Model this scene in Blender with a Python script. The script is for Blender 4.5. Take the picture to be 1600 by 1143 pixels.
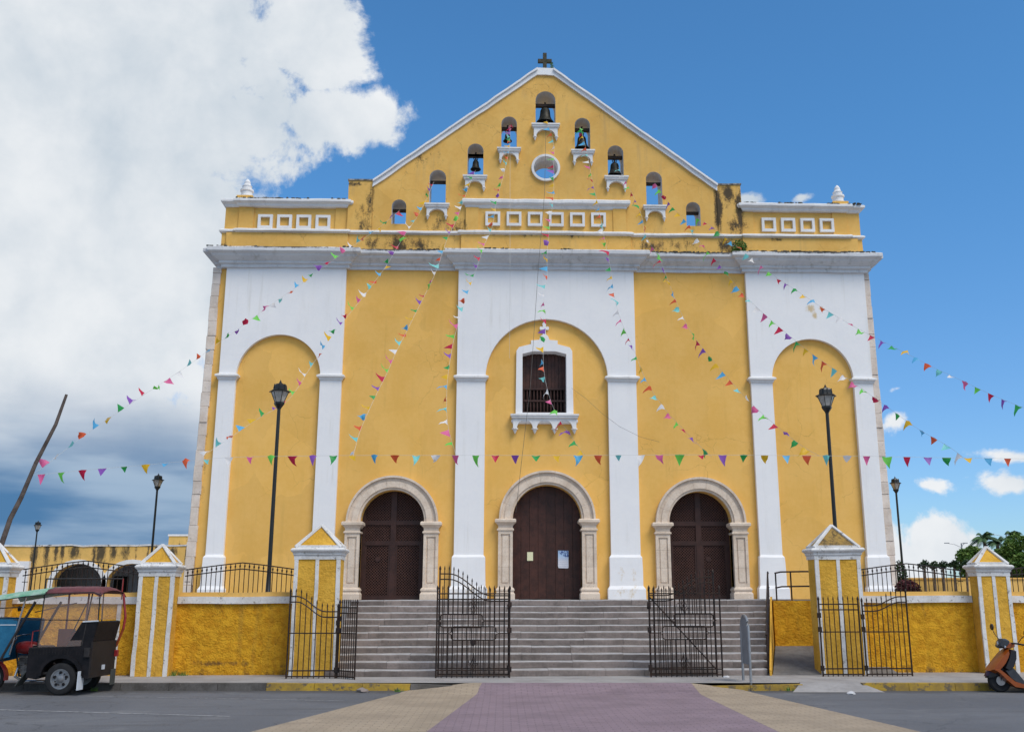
import bpy, bmesh, math, random
from mathutils import Vector, Matrix
from mathutils.geometry import tessellate_polygon
random.seed(7)
PI = math.pi
for o in list(bpy.data.objects): bpy.data.objects.remove(o)
SC = bpy.context.scene
COL = SC.collection

# ------------------------------------------------------------------ camera
FPX, PPX, YAW, PITCH, ROLL = 1535.67, 837.475, .0331816, .233111, -.001345
EYE = Vector((-1.3336, -30.0, 1.65))
_F = Vector((math.sin(YAW)*math.cos(PITCH), math.cos(YAW)*math.cos(PITCH), math.sin(PITCH)))
_r = Vector((math.cos(YAW), -math.sin(YAW), 0)); _u = _r.cross(_F)
_R = _r*math.cos(ROLL)+_u*math.sin(ROLL); _U = -_r*math.sin(ROLL)+_u*math.cos(ROLL)
cam_d = bpy.data.cameras.new('camera'); cam = bpy.data.objects.new('camera', cam_d); COL.objects.link(cam)
M = Matrix((( _R.x, _U.x, -_F.x, EYE.x), (_R.y, _U.y, -_F.y, EYE.y), (_R.z, _U.z, -_F.z, EYE.z), (0, 0, 0, 1)))
cam.matrix_world = M
cam_d.sensor_width = 36; cam_d.lens = 36*FPX/1600; cam_d.shift_x = -(PPX-800)/1600
cam_d.clip_start = .1; cam_d.clip_end = 3000
SC.camera = cam
def ray(x, y): return _F*FPX+_R*(x-PPX)-_U*(y-571.5)
def at(x, y, Y=0.0):
    d = ray(x, y); t = (Y-EYE.y)/d.y; return EYE+d*t
def azel(x, y):
    d = ray(x, y).normalized(); return math.atan2(d.x, d.y), math.asin(d.z)

# ------------------------------------------------------------------ node helper
class NT:
    def __init__(s, tree): s.t = tree; s.n = tree.nodes; s.l = tree.links
    def node(s, k, **kw):
        n = s.n.new(k)
        for a, b in kw.items(): setattr(n, a, b)
        return n
    def put(s, sock, v):
        if hasattr(v, 'is_linked') or isinstance(v, bpy.types.NodeSocket): s.l.new(v, sock)
        elif v is not None:
            if isinstance(v, (tuple, list)) and len(v) == 3 and len(getattr(sock, 'default_value', (0,)*3)) == 4: v = (*v, 1)
            sock.default_value = v
    def m(s, op, a, b=None, c=None, clamp=False):
        n = s.node('ShaderNodeMath', operation=op, use_clamp=clamp)
        s.put(n.inputs[0], a)
        if b is not None: s.put(n.inputs[1], b)
        if c is not None: s.put(n.inputs[2], c)
        return n.outputs[0]
    def v(s, op, a, b=None, out=0):
        n = s.node('ShaderNodeVectorMath', operation=op); s.put(n.inputs[0], a)
        if b is not None: s.put(n.inputs[1], b)
        return n.outputs[out]
    def mix(s, f, a, b, mode='MIX'):
        n = s.node('ShaderNodeMix', data_type='RGBA', blend_type=mode, clamp_factor=True)
        s.put(n.inputs[0], f); s.put(n.inputs[6], a); s.put(n.inputs[7], b); return n.outputs[2]
    def noise(s, vec, scale, detail=4, rough=.55, dist=0):
        n = s.node('ShaderNodeTexNoise'); s.put(n.inputs['Vector'], vec)
        n.inputs['Scale'].default_value = scale; n.inputs['Detail'].default_value = detail
        n.inputs['Roughness'].default_value = rough; n.inputs['Distortion'].default_value = dist
        return n.outputs[0]
    def ss(s, x, a, b):
        n = s.node('ShaderNodeMapRange', interpolation_type='SMOOTHSTEP'); s.put(n.inputs[0], x)
        n.inputs[1].default_value = a; n.inputs[2].default_value = b; return n.outputs[0]
    def lin(s, x, a, b, c=0, d=1):
        n = s.node('ShaderNodeMapRange'); s.put(n.inputs[0], x)
        for i, q in enumerate((a, b, c, d)): n.inputs[1+i].default_value = q
        return n.outputs[0]
    def comb(s, x, y, z):
        n = s.node('ShaderNodeCombineXYZ'); s.put(n.inputs[0], x); s.put(n.inputs[1], y); s.put(n.inputs[2], z); return n.outputs[0]
    def sep(s, v):
        n = s.node('ShaderNodeSeparateXYZ'); s.put(n.inputs[0], v); return n.outputs

# ------------------------------------------------------------------ world: sky with clouds
SUN_EL, SUN_AZ = math.radians(54), math.radians(140)      # azimuth from +Y towards +X
W = bpy.data.worlds.new('World'); SC.world = W; W.use_nodes = True
t = NT(W.node_tree); t.n.clear()
sky = t.node('ShaderNodeTexSky', sky_type='NISHITA', sun_disc=False)
sky.sun_elevation = SUN_EL; sky.sun_rotation = SUN_AZ; sky.altitude = 0
sky.air_density = 1.0; sky.dust_density = .4; sky.ozone_density = 2.2
tc = t.node('ShaderNodeTexCoord'); D = tc.outputs['Generated']
dx, dy, dz = t.sep(D)
az = t.m('ARCTAN2', dx, dy); el = t.m('ARCSINE', dz)
P = t.comb(az, el, 0.0)
warp = t.v('SUBTRACT', t.node('ShaderNodeTexNoise').outputs[1], (.5, .5, .5))
wn = warp.node.inputs[0].links[0].from_node
t.put(wn.inputs['Vector'], D); wn.inputs['Scale'].default_value = 5; wn.inputs['Detail'].default_value = 5
Pw = t.v('ADD', P, t.v('MULTIPLY', warp, (.10, .07, 0)))
blobs = [(100,90,400,250),(500,45,112,100),(515,192,148,58),(330,190,170,100),(120,430,320,270),(-100,720,470,300),(-500,300,500,700),
         (1478,855,68,42),(1430,880,60,40),(1360,870,70,60),(1585,755,52,22),(1478,768,30,9),(1392,610,17,8),(1402,665,26,20),
         (1590,712,52,9),(1180,310,24,12),(1255,306,10,6),(1900,800,160,60),(2050,690,120,30)]
dens = None
for bx, by, rx, ry in blobs:
    a, e = azel(bx, by); sx, sy = rx/FPX, ry/FPX
    if abs(bx-800) > 500: sx *= .92
    q = t.v('MULTIPLY', t.v('SUBTRACT', Pw, (a, e, 0)), (1/sx, 1/sy, 0))
    L = t.v('LENGTH', q, out=1)
    k = min(sx, sy)
    d_ = t.m('MULTIPLY', t.m('SUBTRACT', 1.0, L), k**.5*2.0)
    dens = d_ if dens is None else t.m('MAXIMUM', dens, d_)
n1 = t.noise(D, 11, 10, .64, .2)
n2 = t.noise(D, 3.2, 6, .55)
edge = t.m('ADD', dens, t.m('MULTIPLY', t.m('SUBTRACT', n1, .5), .95))
mask_v = t.ss(edge, .0, .13)
# scattered cumulus away from the view
away = t.m('MAXIMUM', t.ss(t.m('ABSOLUTE', az), .72, 1.0), t.ss(el, .70, .95))
scat = t.m('MULTIPLY', t.ss(t.noise(D, 2.4, 8, .55), .44, .60), away)
mask = t.m('MAXIMUM', mask_v, scat, clamp=True)
# cloud brightness
lum = t.ss(t.m('ADD', t.m('ADD', t.m('MULTIPLY', t.m('SUBTRACT', n1, .5), .25), t.m('MULTIPLY', n2, .75)), t.m('MULTIPLY', t.noise(t.v('ADD', D, (.03, 0, .05)), 7, 5, .5), .35)), .36, .72)
ccol = t.mix(lum, (.345, .405, .465), (.60, .615, .63))
# storm base low down on the left
storm = t.m('MULTIPLY', t.ss(el, .235, .095), t.ss(az, -.15, -.32))
storm = t.m('MULTIPLY', storm, t.ss(t.m('ADD', t.noise(t.v('MULTIPLY', D, (1, 1, 3.2)), 3.4, 5, .5, .3), t.m('MULTIPLY', storm, .42)), .48, .80))
scol = t.mix(t.ss(t.noise(t.v('MULTIPLY', D, (1, 1, 5)), 4, 5, .5), .36, .62), (.055, .14, .27), (.23, .315, .42))
ccol = t.mix(storm, ccol, scol)
tint = t.mix(t.ss(el, .0, .5), (.56, .76, 1.0), (.48, .93, 1.18))
skyc = t.mix(1.0, sky.outputs[0], tint, 'MULTIPLY')
STR = .1
cl10 = t.v('SCALE', ccol); cl10.node.inputs[3].default_value = 1/STR
fin = t.mix(mask, skyc, cl10)
bg = t.node('ShaderNodeBackground'); t.put(bg.inputs[0], fin); bg.inputs[1].default_value = STR
wo = t.node('ShaderNodeOutputWorld'); t.l.new(bg.outputs[0], wo.inputs[0])

sd = bpy.data.lights.new('sun', 'SUN'); sd.energy = 1.75; sd.angle = math.radians(28); sd.color = (1, .91, .78)
sun = bpy.data.objects.new('sun', sd); COL.objects.link(sun)
sv = Vector((math.sin(SUN_AZ)*math.cos(SUN_EL), math.cos(SUN_AZ)*math.cos(SUN_EL), math.sin(SUN_EL)))
sun.rotation_euler = sv.to_track_quat('Z', 'Y').to_euler(); sun.location = (20, -30, 50)
VS = SC.view_settings; VS.view_transform = 'Standard'; VS.look = 'None'; VS.exposure = .55; VS.gamma = 1; VS.use_curve_mapping = False

# ------------------------------------------------------------------ materials
def stainmask(t, pos, stains, streak=.35, thr=.0):
    x, y, z = t.sep(pos); m = None
    for sx, sz, rx, rz, st in stains:
        q = t.v('MULTIPLY', t.v('SUBTRACT', t.comb(x, 0.0, z), (sx, 0, sz)), (1/rx, 0, 1/rz))
        d = t.m('MULTIPLY', t.m('SUBTRACT', 1.0, t.v('LENGTH', q, out=1)), st)
        m = d if m is None else t.m('MAXIMUM', m, d)
    n = t.noise(t.v('MULTIPLY', pos, (1, 1, streak)), 5.5, 8, .68)
    n2 = t.noise(pos, 19, 6, .7)
    return t.ss(t.m('ADD', t.m('ADD', m, t.m('MULTIPLY', t.m('SUBTRACT', n, .55), 3.0)), t.m('MULTIPLY', t.m('SUBTRACT', n2, .5), 1.6)), .10, 1.0)
def wnoise(t, pos, sc):
    n = t.node('ShaderNodeTexNoise'); t.put(n.inputs['Vector'], pos); n.inputs['Scale'].default_value = sc; n.inputs['Detail'].default_value = 4
    return n.outputs[1]
def mat(name, col, rough=.85, var=.12, vs=1.2, col2=None, bump=.0, bs=30, metal=0, spec=.3, stains=None, stain_col=(.035, .032, .028),
        streak=None, spots=None, crack=None, bdist=.01, orand=0):
    m = bpy.data.materials.new(name); m.use_nodes = True; t = NT(m.node_tree)
    b = t.n['Principled BSDF']; b.inputs['Roughness'].default_value = rough; b.inputs['Metallic'].default_value = metal
    b.inputs['Specular IOR Level'].default_value = spec
    geo = t.node('ShaderNodeNewGeometry'); pos = geo.outputs['Position']
    c2 = col2 or tuple(c*(1-var*1.6) for c in col)
    f = t.ss(t.m('ADD', t.m('MULTIPLY', t.noise(pos, vs, 6, .6), .7), t.m('MULTIPLY', t.noise(pos, vs*9, 4, .6), .3)), .38, .64)
    c = t.mix(f, col, c2)
    if streak:   # (colour, amount) rain streaks running down
        s = t.noise(t.v('MULTIPLY', pos, (2.2, 2.2, .12)), 2.2, 6, .65)
        s2 = t.noise(pos, .7, 3, .5)
        c = t.mix(t.m('MULTIPLY', t.m('MULTIPLY', t.ss(s, .5, .72), t.ss(s2, .4, .62)), streak[1]), c, streak[0])
    if spots:    # (colour, amount, threshold) speckle of dirt
        s = t.noise(pos, spots[3] if len(spots) > 3 else 14, 6, .7)
        c = t.mix(t.m('MULTIPLY', t.ss(s, spots[2], spots[2]+.07), spots[1]), c, spots[0])
    if crack:
        vo = t.node('ShaderNodeTexVoronoi', feature='DISTANCE_TO_EDGE'); vo.inputs['Scale'].default_value = .9
        t.put(vo.inputs['Vector'], t.v('ADD', pos, t.v('MULTIPLY', wnoise(t, pos, 2.2), (.5, .5, .5))))
        ck = t.m('MULTIPLY', t.ss(vo.outputs[0], .008, .0), t.ss(t.noise(pos, .45, 3, .5), .50, .60)); c = t.mix(t.m('MULTIPLY', ck, crack[1]), c, crack[0])
        pt = t.node('ShaderNodeTexVoronoi'); pt.inputs['Scale'].default_value = .55; t.put(pt.inputs['Vector'], t.v('ADD', pos, t.v('MULTIPLY', wnoise(t, pos, 1.1), (.9, .9, .9))))
        k = t.m('MULTIPLY', t.m('SUBTRACT', t.sep(pt.outputs[1])[0], .5), .10); c = t.v('SCALE', c); c.node.inputs[3].default_value = 1; t.put(c.node.inputs[3], t.m('ADD', 1.0, k))
    if orand:
        oi = t.node('ShaderNodeObjectInfo'); c = t.v('SCALE', c); t.put(c.node.inputs[3], t.m('ADD', 1.0-orand/2, t.m('MULTIPLY', oi.outputs['Random'], orand)))
    if stains:
        c = t.mix(t.m('MULTIPLY', stainmask(t, pos, stains), .93), c, stain_col)
    t.put(b.inputs['Base Color'], c)
    if bump:
        n = t.node('ShaderNodeBump'); n.inputs['Strength'].default_value = bump; n.inputs['Distance'].default_value = bdist
        t.put(n.inputs['Height'], t.m('ADD', t.noise(pos, bs, 6, .65), t.m('MULTIPLY', t.noise(pos, bs*.15, 3, .5), 1.5))); t.put(b.inputs['Normal'], n.outputs[0])
    return m
Y_ = (.82, .485, .135)
upper_stains = [(-4.8,12.85,.42,.5,1.5),(-5.6,12.85,.5,.4,.9),(-4.1,12.8,.8,.4,.9),(-3.4,13.5,.6,.5,.75),(-5.9,13.6,.4,.9,.85),(-5.75,14.3,.25,.7,1.0),(-2.9,13.4,.5,.6,.8),
    (3.4,12.85,.8,.35,1.05),(4.4,12.9,.9,.35,.75),(5.9,12.9,.45,.4,1.3),(5.70,14.2,.20,1.2,1.9),(6.0,14.7,.45,.6,1.1),(0,13.2,11,.14,.55),(6.40,14.1,.20,1.2,1.8),(6.3,13.6,.5,.5,1.1),
    (-4.2,15.9,.9,.5,.45),(-2.6,17.1,.9,.35,.35),(-10.4,12.6,.5,.25,.95),(-8.3,12.52,2.6,.07,1.2),(-4.8,12.52,2.4,.07,1.35),(5.0,12.52,2.2,.08,1.6),(8.5,12.52,2.4,.08,1.5),
    (7.6,13.1,.3,.1,1.1),(-1.6,13.7,.3,.3,.5),(-6.45,14.9,1.0,.13,1.1),(0,18.2,1.8,.3,.25)]
MT = {}
MT['yellow'] = mat('yellow_plaster', Y_, .9, .05, .8, (.77,.44,.105), .25, 22, streak=((.60,.36,.09), .35), stains=[(-10.42,6,.12,5,.35),(0,1.7,11,.25,.45)], stain_col=(.25,.17,.07), spots=((.55,.36,.12), .35, .68, 6), crack=((.42,.25,.06), .5))
MT['ochre'] = mat('faded_ochre_plaster', (.76,.46,.13), .9, .07, .9, (.70,.40,.10), .3, 20, streak=((.50,.33,.14), .55), stains=upper_stains, spots=((.45,.30,.12), .55, .635, 7), crack=((.30,.19,.07), .6))
MT['white'] = mat('white_lime_plaster', (.84,.83,.835), .85, .03, 1.0, (.80,.795,.81), .2, 18, streak=((.60,.58,.54), .45), spots=((.55,.50,.42), .5, .735, 4),
    stains=[(8.50,10.72,.20,.20,1.5),(8.62,10.50,.12,.2,1.4),(8.85,10.72,.12,.12,1.2),(2.3,2.35,.45,.3,.5),(2.4,1.9,.5,.2,.5),(-2.4,1.9,.5,.2,.4)], stain_col=(.62,.47,.27))
MT['trim'] = mat('weathered_white_trim', (.79,.785,.79), .85, .07, 2.0, (.70,.695,.70), .3, 25, spots=((.18,.17,.16), .6, .66, 9), streak=((.42,.41,.39), .5))
MT['cope'] = mat('white_coping_paint', (.80,.80,.82), .85, .05, 1.5, None, .3, 25, spots=((.25,.24,.22), .6, .70, 8))
MT['cornice'] = mat('cornice_paint', (.66,.665,.685), .85, .08, 1.5, (.57,.575,.60), .3, 25, spots=((.12,.115,.10), .7, .655, 8), streak=((.32,.31,.29), .6),
    stains=[(-8.3,12.49,2.6,.07,1.5),(-4.6,12.49,2.2,.07,1.7),(0,12.50,2.6,.05,.9),(4.9,12.49,2.2,.075,2.0),(8.5,12.49,2.6,.07,1.9)])
MT['reveal'] = mat('grey_reveal_plaster', (.60,.605,.63), .9, .08, 2, None, .2, 20, spots=((.3,.28,.25), .5, .62, 8))
MT['stone'] = mat('carved_limestone', (.74,.62,.51), .85, .1, 2.5, (.60,.485,.385), .5, 35, spots=((.30,.25,.20), .55, .60, 16), streak=((.42,.36,.29), .35), orand=.10)
MT['quoin'] = mat('quoin_stone', (.72,.63,.56), .85, .12, 1.8, (.58,.49,.42), .5, 30, spots=((.28,.25,.2), .6, .60, 10), orand=.14)
MT['brown'] = mat('dark_brown_paint', (.055,.022,.016), .5, .25, 3, None, .15, 40, spec=.35)
MT['brown2'] = mat('dark_brown_plank', (.066,.023,.0155), .5, .3, 5, None, .2, 40, spec=.35, orand=.35)
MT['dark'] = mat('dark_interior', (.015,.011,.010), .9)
MT['wood'] = mat('old_beam_wood', (.06,.04,.03), .85, .3, 6)
MT['bronze'] = mat('weathered_bronze', (.05,.048,.042), .55, .3, 7, (.02,.022,.02), .2, 30, metal=.7)
MT['iron'] = mat('black_wrought_iron', (.018,.015,.015), .5, .3, 9, (.05,.028,.02), .2, 60, metal=.3)
MT['pole'] = mat('dark_green_black_pole', (.010,.012,.012), .4, .2, 5, spec=.5)
MT['glass'] = mat('frosted_lantern_glass', (.72,.68,.62), .25, .25, 10, spec=.6)
MT['glass'].node_tree.nodes['Principled BSDF'].inputs['Transmission Weight'].default_value = .35
MT['mustard'] = mat('rough_mustard_stucco', (.82,.43,.026), .95, .12, 7, (.60,.275,.012), 1.0, 26, streak=((.40,.23,.04), .5), spots=((.26,.15,.035), .55, .64, 5),
    stains=[(0,.10,20,.22,1.0),(-7.2,.36,.9,.10,1.1),(7.6,1.50,1.4,.3,.35),(-7.0,1.55,1.3,.16,.3),(-5.9,.3,.4,.1,.6)], stain_col=(.16,.085,.03), bdist=.05, crack=((.25,.12,.02), .5))
MT['pillar_y'] = mat('pillar_mustard', (.74,.42,.06), .95, .12, 2.0, (.58,.31,.035), .8, 14, streak=((.36,.21,.05), .5), spots=((.22,.13,.04), .6, .62, 6), bdist=.035)
MT['pillar_w'] = mat('pillar_white', (.74,.73,.73), .9, .1, 3, (.58,.56,.54), .4, 25, spots=((.20,.18,.16), .75, .575, 9))
MT['stained'] = mat('stained_pyramid', (.40,.25,.07), .95, .2, 3, (.22,.145,.06), .8, 14, spots=((.10,.075,.04), .8, .52, 9), bdist=.03)
MT['grime'] = mat('grime_coping', (.09,.083,.075), .95, .5, 8, (.4,.38,.36))
MT['grime2'] = mat('black_moss', (.04,.04,.032), .95, .5, 8, (.12,.11,.09))
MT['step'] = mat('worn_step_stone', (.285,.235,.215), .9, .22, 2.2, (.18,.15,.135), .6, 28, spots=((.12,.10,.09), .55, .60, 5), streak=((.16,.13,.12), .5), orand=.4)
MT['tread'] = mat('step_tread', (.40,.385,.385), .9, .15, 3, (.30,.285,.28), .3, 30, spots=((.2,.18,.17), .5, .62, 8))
MT['step_mortar'] = mat('mortar', (.15,.13,.115), .95, .3, 6)  # dark mortar of the core, seen in the joints between step blocks
MT['concrete'] = mat('sidewalk_concrete', (.34,.325,.32), .92, .14, 1.4, (.26,.245,.24), .4, 30, spots=((.14,.13,.12), .5, .62, 3))
MT['kerb'] = mat('dirty_kerb', (.13,.12,.115), .95, .3, 3, (.075,.068,.062), .5, 25, spots=((.3,.28,.26), .3, .62, 10), orand=.35)
MT['kerb_y'] = mat('worn_yellow_kerb', (.42,.27,.035), .9, .3, 2, (.24,.16,.045), .5, 25, spots=((.10,.085,.07), .9, .525, 5), orand=.2)
MT['leaf'] = mat('leaf_green', (.075,.17,.03), .6, .5, 1.5, (.15,.21,.04), spec=.3)
MT['leaf_dark'] = mat('leaf_dark', (.025,.06,.018), .6, .4, 3, spec=.3)
MT['palm'] = mat('palm_green', (.08,.15,.05), .5, .4, 1.5, (.025,.055,.025))
MT['bark'] = mat('bark', (.16,.12,.09), .95, .3, 6)
MT['red_leaf'] = mat('dark_red_leaf', (.10,.015,.02), .6, .5, 6, (.03,.012,.012))
MT['rustpole'] = mat('bare_trunk', (.15,.12,.105), .95, .4, 5, (.07,.055,.05), .6, 20)
MT['galv'] = mat('galvanised_steel', (.36,.37,.39), .45, .15, 5, metal=.6)
MT['signback'] = mat('grey_sign_back', (.28,.29,.31), .5, .1, 5, metal=.3)
# road
def road_mat():
    m = bpy.data.materials.new('asphalt'); m.use_nodes = True; t = NT(m.node_tree); b = t.n['Principled BSDF']
    pos = t.node('ShaderNodeNewGeometry').outputs['Position']
    a = t.mix(t.ss(t.noise(pos, .35, 6, .6), .35, .65), (.094,.099,.114), (.128,.133,.148))
    a = t.mix(t.ss(t.noise(t.v('MULTIPLY', pos, (.25, 1.6, 1)), 1.6, 5, .6), .5, .7), a, (.085,.086,.094))
    a = t.mix(t.ss(t.noise(pos, 60, 3, .7), .54, .66), a, (.21,.205,.205))
    a = t.mix(t.ss(t.noise(pos, 26, 3, .8), .60, .70), a, (.05,.05,.055))
    a = t.mix(t.m('MULTIPLY', t.ss(t.noise(t.v('ADD', pos, (9, 0, 0)), 2.1, 7, .7), .62, .68), .5), a, (.055,.054,.055))
    X, Y_c, Z = t.sep(pos); kd = t.m('ADD', t.m('ADD', Y_c, 10.85), t.m('MULTIPLY', X, .05)); a = t.mix(t.m('MULTIPLY', t.ss(t.m('ADD', kd, t.m('MULTIPLY', t.noise(pos, 1.8, 6, .7), .9)), -.15, .25), .75), a, (.062,.057,.052))
    vo = t.node('ShaderNodeTexVoronoi', feature='DISTANCE_TO_EDGE'); vo.inputs['Scale'].default_value = .55; t.put(vo.inputs['Vector'], t.v('ADD', pos, t.v('MULTIPLY', wnoise(t, pos, 1.6), (.8, .8, .8))))
    a = t.mix(t.m('MULTIPLY', t.ss(vo.outputs[0], .012, .0), t.m('MULTIPLY', t.ss(t.noise(pos, .3, 2, .5), .45, .55), .6)), a, (.04,.04,.042))
    a = t.mix(t.m('MULTIPLY', t.ss(t.noise(t.v('ADD', pos, (3, 7, 0)), .8, 4, .6), .6, .66), .35), a, (.18,.18,.185))
    t.put(b.inputs['Base Color'], a); b.inputs['Roughness'].default_value = .85
    n = t.node('ShaderNodeBump'); n.inputs['Strength'].default_value = .7; n.inputs['Distance'].default_value = .012
    t.put(n.inputs['Height'], t.noise(pos, 45, 5, .7)); t.put(b.inputs['Normal'], n.outputs[0]); return m
MT['road'] = road_mat()
def paver_mat(name, c1, c2, mortar):
    m = bpy.data.materials.new(name); m.use_nodes = True; t = NT(m.node_tree); b = t.n['Principled BSDF']
    pos = t.node('ShaderNodeNewGeometry').outputs['Position']
    br = t.node('ShaderNodeTexBrick'); t.put(br.inputs['Vector'], pos)
    for i, c in enumerate((c1, c2, mortar)): t.put(br.inputs[1+i], c)
    br.inputs['Scale'].default_value = 1; br.inputs['Mortar Size'].default_value = .008; br.inputs['Mortar Smooth'].default_value = .3
    br.inputs['Brick Width'].default_value = .22; br.inputs['Row Height'].default_value = .115
    c = t.mix(t.m('MULTIPLY', t.ss(t.noise(pos, 1.1, 6, .6), .42, .66), .55), br.outputs[0], tuple(x*.62 for x in c1))
    c = t.mix(t.m('MULTIPLY', t.ss(t.noise(pos, 16, 5, .7), .56, .68), .4), c, tuple(x*.5 for x in c2))
    c = t.mix(t.m('MULTIPLY', t.ss(t.noise(t.v('MULTIPLY', pos, (.2, 1.3, 1)), 1.3, 5, .6), .55, .68), .4), c, tuple(x*.6 for x in c2))
    t.put(b.inputs['Base Color'], c); b.inputs['Roughness'].default_value = .9
    n = t.node('ShaderNodeBump'); n.inputs['Strength'].default_value = .6; n.inputs['Distance'].default_value = .012
    t.put(n.inputs['Height'], t.m('SUBTRACT', t.m('MULTIPLY', t.noise(pos, 40, 4, .7), .5), br.outputs[1])); t.put(b.inputs['Normal'], n.outputs[0]); return m
MT['tan'] = paver_mat('tan_pavers', (.385,.305,.222), (.35,.278,.202), (.25,.20,.145))
MT['pink'] = paver_mat('mauve_pavers', (.258,.188,.22), (.235,.170,.20), (.175,.13,.148))
def worn_line():
    m = bpy.data.materials.new('worn_road_line'); m.use_nodes = True; t = NT(m.node_tree); b = t.n['Principled BSDF']
    pos = t.node('ShaderNodeNewGeometry').outputs['Position']
    t.put(b.inputs['Base Color'], t.mix(t.ss(t.noise(pos, 12, 6, .75), .42, .6), (.34,.34,.35), (.16,.162,.17))); b.inputs['Roughness'].default_value = .9; return m
MT['line'] = worn_line()
FLAGC = dict(yellow=(.82,.50,.02), blue=(.10,.45,.78), orange=(.76,.12,.04), teal=(.20,.66,.68), white=(.82,.82,.84), pink=(.74,.13,.34),
             lime=(.17,.66,.09), crimson=(.60,.015,.07), purple=(.26,.09,.48), green=(.03,.38,.09))
FM = {}
for k, c in FLAGC.items():
    m = bpy.data.materials.new('pennant_'+k); m.use_nodes = True; t = NT(m.node_tree); b = t.n['Principled BSDF']
    t.put(b.inputs['Base Color'], c); b.inputs['Roughness'].default_value = .5
    tr = t.node('ShaderNodeBsdfTranslucent'); t.put(tr.inputs[0], c); mx = t.node('ShaderNodeMixShader'); mx.inputs[0].default_value = .35
    t.l.new(b.outputs[0], mx.inputs[1]); t.l.new(tr.outputs[0], mx.inputs[2]); t.l.new(mx.outputs[0], t.n['Material Output'].inputs[0]); FM[k] = m
CYC = ['yellow','blue','orange','teal','white','pink','lime','crimson','purple','green']

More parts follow.
